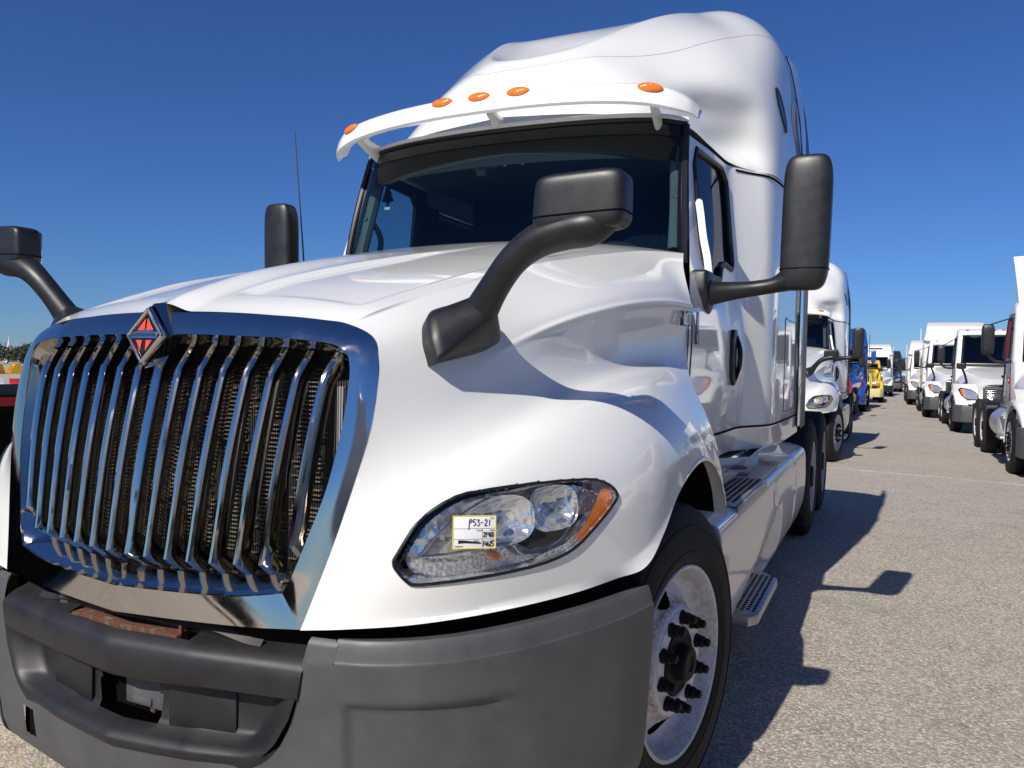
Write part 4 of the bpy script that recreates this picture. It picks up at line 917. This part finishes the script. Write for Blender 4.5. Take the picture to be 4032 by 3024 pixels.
# hanging tree air freshener
def pine(h):
    pts = []
    for i in range(3):
        y0 = .5-i*.28; pts += [(.06+.10*i, y0), (.17+.09*i, y0-.24), (.10+.05*i, y0-.235)]
    return [(0, .62)]+pts+[(.07, -.38), (.07, -.5)]+[(-.07, -.5), (-.07, -.38)]+[(-x, y) for x, y in reversed(pts)]
af = mk('air_freshener', xf(prism([(x*.115, y*.115) for x, y in pine(1)], -.0012, .0012, 'z'), frame_at((-.765, 1.80, 2.394), (1, 0, 0), (0, 0, 1))), 'deep_black', None, 0)
tag(af, 'black tree-shaped air freshener hanging behind the windshield', 'air freshener')
mk('hanging_string', tube([(-.765, 1.80, 2.46), (-.765, 1.80, 2.58)], .0012, 5), 'deep_black', af)
mk('paper_tag', box((-.765, 1.797, 2.322), (.036, .002, .014)), 'tag_white', af)

# ---- side fairing with steps
for s in (1, -1):
    yy = np.concatenate([np.linspace(1.20, 4.6, 60), np.linspace(4.65, 4.92, 10)])
    sec_ = [(.86, .868), (1.08, .868), (1.165, .866), (1.203, .85), (1.22, .81), (1.225, .70), (1.225, .58), (1.215, .46), (1.19, .36), (1.15, .28), (1.09, .235)]
    A = np.zeros((60, len(yy), 3)); sc = cr(np.array(sec_), 60)
    for j, y in enumerate(yy):
        k = sst(4.6, 4.92, y); A[:, j, 0] = sc[:, 0]-.10*k*k*(sc[:, 0] > 1.1); A[:, j, 1] = y; A[:, j, 2] = sc[:, 1]+.14*k*np.clip((.6-sc[:, 1])/.35, 0, 1)
    Yg, Zg = A[..., 1], A[..., 2]
    line = .36+(Yg-1.55)*.185
    rec = (1-sst(-.02, .03, Zg-line))*sst(1.5, 1.62, Yg)*(1-sst(3.0, 3.12, Yg+.2*(Zg-.5)))*(Zg > .3)
    A[..., 0] -= .06*rec
    for gy in (2.78, 3.85):
        gq = np.exp(-((Yg-gy-.35*(.86-Zg)*(Zg > .6))/.02)**2); A[..., 0] -= .014*gq*(A[..., 0] > 1.15); A[..., 2] -= .012*gq*(A[..., 0] <= 1.15)
    fr = mk('side_fairing', side(grid(A), s), 'silver_panel', T, 50)
    fe = A[:, 0]; mk('fairing_front', side(grid(np.stack([fe, fe+[-.004, -.01, 0], np.stack([np.minimum(fe[:, 0], .9), fe[:, 1]-.012, fe[:, 2]], 1)])), s), 'silver_panel', fr, 50)
    # upper tread plate
    up_ = mk('upper_step', side(join(box((1.12, 2.05, .872), (.165, .88, .012), .004), box((1.21, 2.05, .845), (.014, .88, .05), .005)), s), 'tread_plate', fr)
    lo_ = mk('lower_step', side(prism([(1.12, 1.76), (1.25, 1.72), (1.285, 1.78), (1.285, 2.46), (1.21, 2.56), (1.12, 2.56)], .315, .362, 'z', .008), s), 'tread_plate', fr)
    def holes(x0, x1, y0, y1, z, nx, ny):
        H = []
        for i in range(nx):
            for j in range(ny):
                x = x0+(x1-x0)*(i+.5)/nx; y = y0+(y1-y0)*(j+.5+(.5 if i % 2 else 0))/ny
                if y > y1-.01: continue
                rx, ry = (x1-x0)/nx*.36, (y1-y0)/ny*.32
                H.append(([(x+rx*math.cos(a), y+ry*math.sin(a), z) for a in np.linspace(0, 2*math.pi, 8, endpoint=False)], [tuple(range(8))]))
        return join(*H)
    a = mk('grip_holes', side(holes(1.05, 1.195, 1.64, 2.46, .8795, 5, 22), s), 'deep_black', up_, 0); a['kind'] = 'stuff'
    a = mk('grip_holes', side(holes(1.14, 1.27, 1.80, 2.50, .3635, 5, 18), s), 'deep_black', lo_, 0); a['kind'] = 'stuff'
    mk('filler_well', side(mv(xf(lathe([(.075, 0), (.068, .006), (.06, .004), (.0, .002)], 28), rotm('Y', -math.pi/2)), (.965, 2.98, .869)), s), 'label_blue', fr)
    mk('warning_label', side(box((1.06, 2.68, .8705), (.06, .13, .002)), s), 'label_blue', fr)
    mk('sleeper_skirt', side(grid(np.array([[(x, y, z) for y in np.linspace(2.5, 4.05, 20)] for x, z in ((1.16, 1.03), (1.12, .99), (.95, .97), (.95, .87))])), s), 'silver_panel', fr, 50)
# ---- chassis and wheels
mk('frame_rail', box((.43, 4.2, .82), (.08, 7.6, .27), .01), 'deep_black', T); mk('frame_rail', box((-.43, 4.2, .82), (.08, 7.6, .27), .01), 'deep_black', T)
mk('under_hood_filler', box((0, .8, 1.05), (1.1, 1.5, .75), .05), 'deep_black', T)  # plain black box added under the hood to block light
mk('front_axle', tube([(-1.0, .685, .47), (1.0, .685, .47)], .06, 10), 'deep_black', T)
mk('fifth_wheel', lathe([(.0, .06), (.45, .06), (.45, 0), (0, 0)], 40), 'deep_black', T).matrix_local = Matrix.Translation((0, 6.2, 1.12))@Matrix.Rotation(-math.pi/2, 4, 'Y')
for s in (1, -1):
    steer_wheel(T, (s*1.19, .688, .50), s, steer=R(10))
    for y in (5.6, 6.92):
        drive_wheel(T, (s*1.2, y, .515), s); mk('inner_drive_wheel', mv(xf(lathe([(.3, 0), (.5, .0), (.52, -.04), (.52, -.24), (.5, -.28), (.3, -.28)], 40), rotm('X', 0)), (0, 0, 0)), 'tread_rubber', T, 30).matrix_local = Matrix.Translation((s*.88, y, .515))@Matrix.Rotation(0 if s > 0 else math.pi, 4, 'Z')
    mk('drive_axle', tube([(0, 5.6, .515), (s*1.0, 5.6, .515)], .09, 10), 'deep_black', T)
    mk('battery_box', box((s*.75, 3.0, .6), (.5, 3.0, .5), .03), 'deep_black', T)
# ------------------------------------------------------------------ the truck standing right behind: same model
T2 = copy_tree(T); T2.location = (-.15, 12.15, gz(12.8))
tag(T2, 'white sleeper semi truck without a bumper parked directly behind the orange emblem truck', 'truck', 'white conventional sleeper trucks in the left row')
def drop(o):
    for c in kids(o): drop(c)
    bpy.data.objects.remove(o)
for o in [q for q in kids(T2) if q.name.split('.')[0] == 'bumper']: drop(o)          # that truck stands without its bumper
for o in [q for q in bpy.data.objects if q.parent == T2 and q.name.startswith('lot_sticker')]:
    o['label'] = 'white paper tag on the headlight'

# ------------------------------------------------------------------ other semi trucks; local origin on the ground under the front axle
def semi(label, x, y, paint_, kind='day', wb=4.0, grille='bars', roof=2.85, hoodz=1.85, wheel='wheel_white', mirror='black_plastic', bumper='grey_plastic', group=None, detail=True, nose=1.15, curtain=None, deflector=False, square=False, stack=False, rz=0.0, name='semi_truck'):
    t = empty(name, (x, y, gz(y)), rz); tag(t, label, 'truck', group)
    f = -nose; bb = 1.25                                   # front face and rear of hood
    hz = hoodz; fz = hz-(.42 if not square else .16)
    if not square:
        st = [[(0, f+.03, fz), (.30, f+.05, fz-.01), (.52, f+.12, fz-.06), (.60, f+.17, fz-.22), (.62, f+.18, .95), (.62, f+.18, .60)],
              [(0, f+.55, fz+.14), (.42, f+.56, fz+.13), (.64, f+.6, fz+.04), (.76, f+.62, fz-.14), (.82, f+.62, 1.05), (.82, f+.62, .65)],
              [(0, .35, hz-.09), (.5, .35, hz-.10), (.76, .35, hz-.20), (.88, .35, hz-.38), (.93, .35, 1.25), (.93, .35, .9)],
              [(0, .9, hz), (.58, .9, hz-.02), (.84, .9, hz-.12), (.96, .9, hz-.32), (1.0, .9, 1.3), (1.0, .9, .8)],
              [(0, bb, hz+.05), (.66, bb, hz+.03), (.90, bb, hz-.08), (1.0, bb, hz-.30), (1.03, bb, 1.3), (1.03, bb, .8)]]
    else:
        st = [[(0, f+.03, fz), (.40, f+.04, fz-.01), (.56, f+.07, fz-.06), (.60, f+.1, fz-.22), (.60, f+.1, 1.0), (.60, f+.1, .6)],
              [(0, f+.5, fz+.06), (.46, f+.5, fz+.05), (.63, f+.5, fz-.02), (.68, f+.5, fz-.2), (.68, f+.5, 1.0), (.68, f+.5, .6)],
              [(0, .3, hz-.05), (.52, .3, hz-.06), (.71, .3, hz-.14), (.77, .3, hz-.32), (.78, .3, 1.1), (.78, .3, .7)],
              [(0, .9, hz), (.58, .9, hz-.01), (.78, .9, hz-.10), (.86, .9, hz-.3), (.88, .9, 1.15), (.88, .9, .8)],
              [(0, bb, hz+.04), (.62, bb, hz+.03), (.84, bb, hz-.07), (.94, bb, hz-.28), (.97, bb, 1.2), (.97, bb, .8)]]
    H = patch(np.array(st), 40, 30); H = np.concatenate([(H*[-1, 1, 1])[:, ::-1], H[:, 1:]], 1)
    hood = mk('hood', grid(H), paint_, t, 50)
    front = H[0]; c = front.mean(0); mk('nose_panel', grid(np.stack([front, front*[.3, 1, 1]+[0, -.01, 0]])), paint_, hood, 40)
    # grille
    gw, gz0, gz1 = (.50, .82, fz-.10) if grille != 'wide' else (.56, .78, fz-.08)
    gf = f+.03
    gr = mk('grille', box((0, gf, (gz0+gz1)/2), (2*gw, .06, gz1-gz0), .02), 'radiator_core', t)
    fm = {'bars': 'chrome', 'black': 'dull_chrome', 'wide': 'chrome', 'body': paint_}[grille]
    fr = [tube([(sx*gw, gf-.03, gz0), (sx*gw*1.02, gf-.02, gz1)], .028, 8) for sx in (1, -1)]+[tube([(-gw, gf-.03, z), (gw, gf-.03, z)], .03, 8) for z in (gz0, gz1)]
    mk('grille_frame', join(*fr), fm, gr)
    nb = 9
    if grille == 'black':
        for i in range(6): xq = -gw+(i+.5)*2*gw/6; mk('grille_bar', box((xq, gf-.035, (gz0+gz1)/2), (.03, .02, gz1-gz0), .006), 'black_plastic', gr)
    else:
        for i in range(nb): z = gz0+(i+.5)*(gz1-gz0)/nb; mk('grille_bar', box((0, gf-.035, z), (2*gw, .02, .024), .006), fm, gr)
    for s in (1, -1):
        # fender over the wheel
        A = []
        angs = np.linspace(R(-20), R(185), 26)
        for xx, rr, dz in ((.66, .70, .02), (.95, .70, .03), (1.10, .685, .015), (1.185, .655, 0), (1.205, .62, -.005), (1.19, .585, -.005), (.9, .575, 0)):
            A.append([(s*(xx-(.10 if (math.cos(a) > .3) else 0)*max(0, math.cos(a)-.3)*(1 if not square else .5)), -rr*math.cos(a)*(1.32 if math.cos(a) > 0 else 1.05), .5+dz+rr*max(math.sin(a), -.22)*1.02) for a in angs])
        fd = mk('fender', grid(np.array(A), flip=(s < 0)), paint_, t, 50)
        # headlight
        hy = f+.22 if not square else f+.10
        hx0 = .82 if not square else .80
        if square:
            hd = mk('headlight', box((s*hx0, -.98, 1.0), (.34, .06, .17), .02), 'dull_chrome', t)
            mk('lens', box((s*(hx0-.07), -1.012, 1.0), (.17, .012, .12), .01), 'lamp_reflector', hd); mk('amber_reflector', box((s*(hx0+.09), -1.012, 1.0), (.10, .012, .12), .01), 'amber_lens', hd)
            mk('lamp_mount', box((s*.80, -.80, 1.0), (.40, .32, .24), .05), paint_, hd)
        else:
            hp_ = [(.60, .92), (.64, 1.10), (.78, 1.20), (1.00, 1.24), (1.06, 1.20), (1.0, 1.02), (.86, .92)]
            def hl_w(px, py, pz): return (px*s, f+.16+1.2*max(px-.55, 0)**2.0*1.5+(py)+.25*(pz-1.0), pz)
            hd = mk('headlight', warp(prism([(a, b) for a, b in hp_], -.02, .10, 'y', .006), hl_w), 'gasket', t, 40)
            sm_ = [((a-.83)*.86+.83, (b-1.07)*.86+1.07) for a, b in hp_]
            mk('lens', warp(prism(sm_, -.03, -.01, 'y', .004), hl_w), 'lamp_reflector', hd, 40)
            am = [((a-.83)*.86+.83, (b-1.07)*.86+1.07) for a, b in ((.98, 1.22), (1.06, 1.20), (1.0, 1.02), (.93, .97))]
            mk('amber_reflector', warp(prism(am, -.036, -.012, 'y', .003), hl_w), 'amber_lens', hd, 40)
            # front of the fender below and round the lamp
            A = []
            for px in np.linspace(.56, 1.16, 14): A.append([hl_w(px, .02, pz) for pz in (.80, .9, 1.0, 1.1, 1.22, 1.34)])
            A = np.array(A); A[:, 4:, 1] += np.array([.05, .22]); mk('fender_front', grid(A, flip=(s > 0)), paint_, fd, 50)
        # bumper corner
        steer_wheel(t, (s*1.2, 0, .505), s, wheel, simple=True)
        for q in (wb, wb+1.3): drive_wheel(t, (s*1.2, q, .515), s, wheel, simple=True)
        mk('quarter_fender', prism([(wb-.62, .62), (wb-.60, .95), (wb-.45, 1.02), (wb-.42, .99), (wb-.56, .92), (wb-.58, .62)], s*.62, s*1.2, 'x', .006), 'black_plastic', t)
        mk('fuel_tank', mv(xf(lathe([(.0, .62), (.25, .62), (.29, .58), (.29, -.58), (.25, -.62), (0, -.62)], 24), rotm('Z', math.pi/2)), (s*.93, 2.0 if kind == 'day' else 2.5, .68)), 'aluminium', t)
        mk('step', box((s*1.08, 1.25, .48), (.28, .55, .04), .01), 'tread_plate', t); mk('step', box((s*1.04, 1.25, .82), (.28, .55, .04), .01), 'tread_plate', t)
        mk('cab_skirt', box((s*1.02, 1.3, .80), (.03, .6, .72), .01), paint_, t)
    bpoly = [(-1.2, -.62), (-1.18, -.9), (-1.02, f-.02), (-.6, f-.10), (0, f-.14), (.6, f-.10), (1.02, f-.02), (1.18, -.9), (1.2, -.62), (1.1, -.62), (.9, f+.14), (-.9, f+.14), (-1.1, -.62)]
    bu = mk('bumper', prism(bpoly, .32, .78, 'z', .03, 2), bumper, t, 40)
    mk('bumper_intake', box((0, f-.12, .52), (.9, .06, .16), .02), 'deep_black', bu); mk('number_bracket', box((0, f-.15, .66), (.3, .01, .08), .004), 'black_plastic', bu)
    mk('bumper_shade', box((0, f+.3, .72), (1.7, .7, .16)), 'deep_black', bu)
    # cab: side profile extruded, pulled in towards the roof
    by = 2.55 if kind == 'day' else 2.75
    prof = [(1.05, .95), (1.05, hz-.02), (1.22, hz+.05), (1.62, roof-.22), (1.78, roof-.07), (2.1, roof), (by-.12, roof), (by, roof-.1), (by, .95)]
    def tap(px, py, pz): k = max(0, pz-hz)/(roof-hz+.01); return (px*(1-.115*k-.04*max(0, (1.9-py))), py+.10*(abs(px)/1.05)**2*(1 if py < 2.0 else 0)*min(1, max(0, (pz-1.2))), pz)
    cab = mk('cab', warp(prism(prof, -1.06, 1.06, 'x', .07, 3), tap), paint_, t, 50)
    # windshield panel
    A = []
    for v in np.linspace(0, 1, 8):
        A.append([tap(u*1.0, 1.235+.36*v-.03-.02*math.sin(math.pi*v), hz+.11+(roof-.36-hz)*v+.02) for u in np.linspace(-.9, .9, 20)])
    A = np.array(A); w_ = mk('windshield', grid(A), 'dark_glass', cab, 60)
    ed = np.concatenate([A[0], A[1:, -1], A[-1][::-1][1:], A[::-1][1:, 0]]); mk('windshield_frame', tube(ed, .035, 8, False), 'gasket', cab)
    mk('visor_lip', mv(tube(np.array([tap(u, 1.60, roof-.16) for u in np.linspace(-.95, .95, 20)]), [(.03, .06)]*20, 8, flat=(0, 0, 1)), (0, -.02, 0)), paint_, cab)
    for u in (-.8, -.25, 0, .25, .8):
        q = tap(u, 1.72, roof-.05); mk('marker_lamp', super_box(*q, .045, .035, .02, 2.5, 12, 8), 'amber_lens' if paint_ != 'white_paint' or detail is False else 'red_lens', cab)
    for s in (1, -1):
        wp = [(1.62, hz+.10), (1.80, roof-.28), (2.28, roof-.28), (2.34, roof-.36), (2.34, hz+.12), (2.0, hz+.06)]
        mk('side_window', warp(prism(wp, s*1.055, s*1.068, 'x', .004), tap), 'dark_glass' if not curtain else curtain, cab)
        wpr = np.array([tap(s*1.068, a, b) for a, b in wp+wp[:1]]); mk('window_frame', join(*[tube(wpr[[i, i+1]], .018, 6) for i in range(len(wp))]), 'gasket', cab)
        mk('door_handle', box((s*1.07, 2.2, hz-.25), (.03, .16, .05), .012), 'black_plastic', cab)
        ds = np.array([tap(s*1.062, a, b) for a, b in ((1.42, 1.05), (1.42, hz), (1.72, roof-.22), (2.38, roof-.22), (2.38, 1.05))]); mk('door_seam', join(*[tube(ds[[i, i+1]], .006, 5) for i in range(4)]), 'deep_black', cab)
        # mirrors
        dm = mk('door_mirror', super_box(s*1.40, 1.42, hz+.40, .10, .075, .27, 5, 24, 18), mirror, t, 60)
        mk('mirror_arm', tube(cr(np.array([(s*1.03, 1.5, hz+.02), (s*1.15, 1.44, hz-.0), (s*1.30, 1.42, hz+.03), (s*1.40, 1.42, hz+.14)]), 14), .028, 8), 'black_plastic', dm)
        mk('mirror_arm', tube([(s*1.0, 1.62, roof-.3), (s*1.38, 1.43, hz+.66)], .012, 6), 'black_plastic', dm)
        if detail:
            hm = mk('hood_mirror', super_box(s*1.0, -.42, hz+.06, .12, .06, .09, 4.5, 20, 14), 'black_plastic', t, 60)
            mk('mirror_arm', tube(cr(np.array([(s*.84, -.25, hz-.42), (s*.90, -.34, hz-.2), (s*.98, -.40, hz-.0)]), 12), .03, 8), 'black_plastic', hm)
    if kind == 'sleeper':
        se, rt_ = 4.35, max(roof+.82, 3.4) if roof < 3 else roof
        pr = [(2.15, .98), (2.15, roof-.1), (1.95, roof-.02), (2.2, roof+.22), (2.75, rt_-.25), (3.3, rt_-.06), (3.7, rt_), (se, rt_-.02), (se, .98)]
        def tp2(px, py, pz):
            k = max(0, pz-roof)/(rt_-roof+.01); n_ = max(0, 2.9-py)/1.0; return (px*(1-.16*k-.10*n_*min(1, .3+k)), py, pz)
        sl_ = mk('sleeper', warp(prism(pr, -1.19, 1.19, 'x', .12, 4), tp2), paint_, t, 50)
        for s in (1, -1):
            mk('sleeper_window', prism([(3.0, 2.2), (3.1, 2.5), (3.5, 2.5), (3.5, 2.2)], s*1.188, s*1.196, 'x', .003), 'dark_glass', sl_)
            mk('side_extender', box((s*1.18, se+.22, (1.1+rt_)/2-.1), (.025, .46, rt_-1.4), .01), paint_ if paint_ != 'blue_paint' else 'dark_paint', sl_)
            mk('hatch_seam', box((s*1.191, 3.2, 1.45), (.006, .5, .008)), 'deep_black', sl_)
        if detail is False: mk('roof_slot', box((0, 2.42, roof+.42), (.9, .06, .08), .02, 2, rotm('X', 0)), 'deep_black', sl_)
    else:
        mk('rear_window', box((0, by+.004, roof-.55), (.9, .012, .4), .005), 'dark_glass', cab)
        if deflector:
            df = []
            for v in np.linspace(0, 1, 10): df.append([((u*(.86+.06*v)), 1.85+.45*v+.22*u*u, roof+.02+.86*v**.9-.12*u*u*(1-v)) for u in np.linspace(-1, 1, 20)])
            d_ = mk('roof_deflector', grid(np.array(df)), paint_, t, 50); B_ = np.array(df)+[0, .05, 0]; mk('deflector_back', grid(B_, flip=True), paint_, d_, 50)
            for s in (1, -1): mk('deflector_side', grid(np.array([np.array(df)[:, 0 if s < 0 else -1], np.array(df)[:, 0 if s < 0 else -1]*[1, 0, 1]+[0, 2.5, 0]]), flip=s < 0), paint_, d_, 50)
    if stack:
        for s in (1, -1): mk('exhaust_stack', tube([(s*1.0, by+.25, .9), (s*1.0, by+.25, 3.4)], .075, 12), 'chrome', t)
    mk('frame_rail', box((.43, wb/2+.4, .85), (.08, wb+3.0, .25), .01), 'deep_black', t); mk('frame_rail', box((-.43, wb/2+.4, .85), (.08, wb+3.0, .25), .01), 'deep_black', t)
    mk('under_hood_filler', box((0, .1, .95), (1.1, 1.6, .6), .05), 'deep_black', t)  # plain black filler box added beneath this hood
    mk('front_axle', tube([(-1, 0, .48), (1, 0, .48)], .06, 8), 'deep_black', t)
    mk('fifth_wheel', box((0, wb+.6, 1.06), (.9, .9, .06), .02), 'deep_black', t)
    mk('rear_bar', box((0, wb+2.1, .8), (1.2, .08, .2), .02), 'deep_black', t)
    for s in (1, -1):
        mk('mud_flap', box((s*.92, wb+2.05, .55), (.56, .012, .7)), 'rubber', t)
        for q in (wb, wb+1.3): mk('inner_drive_wheel', lathe([(.3, 0), (.5, 0), (.52, -.04), (.52, -.24), (.5, -.28), (.3, -.28)], 28), 'tread_rubber', t, 30).matrix_local = Matrix.Translation((s*.88, q, .515))@Matrix.Rotation(0 if s > 0 else math.pi, 4, 'Z')
    return t
# right row
GD = 'white day cab trucks in the right row'
r1 = semi('white day cab truck with red curtain in its side window and roof air deflector', 4.78, 12.8, 'white_paint', 'day', 3.9, 'bars', 2.88, 1.78, curtain='curtain_red', deflector=True, group=GD)
mk('inspection_sticker', box((-1.09, 1.2, 1.47), (.012, .10, .12)), 'tape_red', r1)
text('sticker_lettering', 'RA', .06, 'tag_white', r1, frame_at((-1.097, 1.2, 1.47), (0, -1, 0), (0, 0, 1)), .001)
text('unit_number', '6216', .085, 'print_grey', r1, frame_at((-1.068, 1.75, 1.66), (0, -1, 0), (0, 0, 1)), .001)
semi('white day cab truck with chrome barred grille behind the red curtain truck', 4.65, 23.4, 'white_paint', 'day', 3.7, 'bars', 2.98, 1.78, group=GD)
semi('white high roof sleeper truck with tall black slatted grille in the right row', 4.25, 31.2, 'white_paint', 'sleeper', 4.9, 'black', 2.95, 1.86)
semi('white sleeper truck at the far end of the right row', 4.0, 44, 'white_paint', 'sleeper', 4.9, 'bars', 2.7, 1.8, detail=False)
# beside and behind the photographer: mirrored in the paint and chrome
semi('white day cab truck parked abreast of the emblem truck across the lane', 4.95, 2.6, 'white_paint', 'day', 3.9, 'bars', 2.88, 1.78, group=GD)
semi('white sleeper truck with chrome grille ahead of the emblem truck across the lane', 5.1, -8.0, 'white_paint', 'sleeper', 4.9, 'bars', 2.75, 1.8)
# left row
semi('white sleeper truck standing nose away just ahead of the emblem truck', -.1, -12.8, 'white_paint', 'sleeper', 4.9, 'bars', 2.75, 1.8)
semi('red day cab truck squeezed between the white and the blue sleeper trucks', -.40, 26.5, 'red_paint', 'day', 3.6, 'wide', 2.7, 1.66, bumper='red_paint')
semi('blue high roof sleeper truck with blue mirrors', -.12, 33.6, 'blue_paint', 'sleeper', 4.9, 'bars', 2.8, 1.9, wheel='aluminium', mirror='blue_paint', bumper='blue_paint', stack=True)
semi('yellow day cab truck with square headlights and pale bumper', .50, 45.6, 'yellow_paint', 'day', 4.0, 'body', 2.35, 1.75, bumper='pale_yellow_paint', square=True)
semi('white sleeper truck with black slot in its roof behind the yellow truck', 1.05, 59, 'white_paint', 'sleeper', 4.9, 'black', 2.99, 1.95, bumper='black_plastic', detail=False)
semi('dark sleeper truck far back in the left row', 1.9, 74, 'dark_paint', 'sleeper', 4.9, 'bars', 2.85, 1.9, stack=True, detail=False)
for i, (x, y, p) in enumerate(((3.3, 100, 'white_paint'), (5.2, 118, 'dark_paint'), (7.2, 150, 'white_paint'))):
    semi(('small white truck closing the far end of the lane', 'small dark truck at the far end of the lane', 'tiny white truck beyond the far end of the lane')[i], x, y, p, 'day', 3.8, 'bars', 2.8, 1.8, detail=False)

# ------------------------------------------------------------------ left background
tr = empty('flatbed_trailer', (-5.2, 2.2, 0)); tag(tr, 'black flatbed trailer with red and white reflective tape along its deck', 'trailer')
mk('deck', box((-.9, -4.4, 1.05), (2.5, 19.0, .16), .01), 'deep_black', tr)
for i in range(54): mk('reflective_tape', box((.353, -13.7+i*.35, 1.075), (.006, .345, .075)), 'tape_red' if i % 2 else 'tape_white', tr)
mk('trailer_beam', box((-.9, -4.4, .78), (1.2, 18.6, .38), .02), 'deep_black', tr); mk('under_deck_shade', box((.28, -5.4, .58), (.05, 16.6, .8), .01), 'deep_black', tr)  # last box: dark panel added as under-deck shade for the chrome to reflect
for q in (3.4, 4.7): drive_wheel(tr, (.28, q, .515), 1, 'aluminium', simple=True); drive_wheel(tr, (-2.08, q, .515), -1, 'aluminium', simple=True)
mk('landing_leg', box((-.3, -.6, .5), (.12, .12, 1.0), .02), 'deep_black', tr); mk('landing_leg', box((-1.5, -.6, .5), (.12, .12, 1.0), .02), 'deep_black', tr)
def jersey(x, y, m, lab):
    o = mk('barrier', mv(prism([(-.25, 0), (-.25, .12), (-.1, .3), (-.08, .5), (.08, .5), (.1, .3), (.25, .12), (.25, 0)], -1.0, 1.0, 'x', .02), (0, 0, 0)), m, None, 30); o.location = (x, y, gz(y)); o.rotation_euler = (0, 0, R(60)); tag(o, lab, 'barrier', 'red and white plastic barriers in a line')
for i in range(9): jersey(-38.5+i*1.1, 19+i*1.9, 'tape_white' if i % 2 else 'tape_red', 'white plastic barrier in the far barrier line' if i % 2 else 'red plastic barrier in the far barrier line')
# yellow buckets lined up
def bucket(x, y, rz, lab):
    m = empty('loader_bucket', (x, y, gz(y)), rz); tag(m, lab, 'bucket', 'yellow loader buckets lined up far off')
    mk('shell', prism([(-.45, .02), (-.5, .5), (-.3, .85), (.1, .9), (.0, .6), (.05, .2), (.6, .05), (.6, .0)], -.75, .75, 'x', .02), 'machine_yellow', m)
    for sx in (-.74, .74): mk('cheek', prism([(-.45, .02), (-.5, .5), (-.3, .85), (.1, .9), (.35, .5), (.6, .0)], sx-.02, sx+.02, 'x'), 'machine_yellow', m)
    mk('hitch', box((0, -.5, .5), (.4, .2, .4), .03), 'dark_paint', m)
for i in range(12): bucket(-70.5+(i-5)*.62, 41.3+(i-5)*1.55, R(20+70*((i*7) % 5)), 'yellow steel loader bucket in the far line before the trees')
# tree belt and steeple
def tree(x, y, h, w, lab):
    t = empty('tree', (x, y, gz(y))); tag(t, lab, 'tree', 'trees of the far belt')
    lr = np.random.default_rng(int(abs(x*13+y*7)))
    mk('trunk', tube(cr(np.array([(0, 0, -.2), (.1, 0, h*.3), (0, .1, h*.6), (.1, .1, h*.9)]), 10), np.linspace(h*.03, h*.008, 10), 7), 'trunk_bark', t)
    n = 1100; V, F = [], []
    cl = lr.normal(0, 1, (16, 3))*[w*.34, w*.34, h*.17]+[0, 0, h*.5]
    for i in range(n):
        c = cl[lr.integers(16)]+lr.normal(0, 1, 3)*[w*.15, w*.15, h*.1]; c[2] = min(max(c[2], h*.06), h); a = lr.normal(0, 1, 3); a /= np.linalg.norm(a); b = np.cross(a, lr.normal(0, 1, 3)); b /= np.linalg.norm(b); s_ = lr.uniform(.12, .3)
        k = len(V); V += [c+a*s_, c+b*s_, c-a*s_, c-b*s_*.6]; F.append((k, k+1, k+2, k+3))
    mk('crown', (V, F), 'foliage', t, 0)
for i in range(16):
    d = 190+rng.uniform(-10, 10); an = math.atan2(-1.0143, .6234)+R((i-9)*.8); x, y = CAM[0]+d*math.sin(an), CAM[1]+d*math.cos(an)
    tree(x, y, rng.uniform(3.6, 5.0), rng.uniform(4.5, 6), 'dark leafy tree in the far tree belt behind the yellow buckets')
stp = empty('church_steeple', (CAM[0]-1.012*200, CAM[1]+.6234*200, -.35)); tag(stp, 'slim white church steeple rising over the far trees', 'steeple')
mk('tower', box((0, 0, 1.5), (1.3, 1.3, 3.4), .05), 'steeple_white', stp); mk('belfry', mv(xf(lathe([(.6, 0), (.6, .8), (.5, .9), (.0, .9)], 8), rotm('Y', -math.pi/2)), (0, 0, 3.1)), 'steeple_white', stp, 0); mk('spire', mv(xf(lathe([(.42, 0), (.2, .9), (.03, 2.6), (0, 2.7)], 8), rotm('Y', -math.pi/2)), (0, 0, 3.9)), 'steeple_white', stp, 0)
# loose grit on the lot
V, F = [], []
for i in range(1500):
    r_ = rng.uniform(.3, 1)**1.5*9; a = rng.uniform(-.6, .25); x, y = CAM[0]+r_*math.sin(a)+rng.normal(0, .5), CAM[1]+1.2+r_*math.cos(a)
    if abs(x) < 1.15 and y > -.6: continue
    s_ = rng.uniform(.002, .006) if rng.random() < .985 else rng.uniform(.01, .018); k = len(V)
    for dx, dy, dz in ((1, 0, 0), (-.5, .8, 0), (-.6, -.8, 0), (0, .1, .9)): V.append((x+dx*s_*rng.uniform(.7, 1.3), y+dy*s_*rng.uniform(.7, 1.3), gz(y)+.0005+dz*s_*.7))
    F += [(k, k+1, k+3), (k+1, k+2, k+3), (k+2, k, k+3)]
gr_ = mk('loose_grit', (V, F), 'far_grey', None, 0); gr_['kind'] = 'stuff'; gr_['label'] = 'loose grit scattered on the paved lot'; gr_['category'] = 'grit'
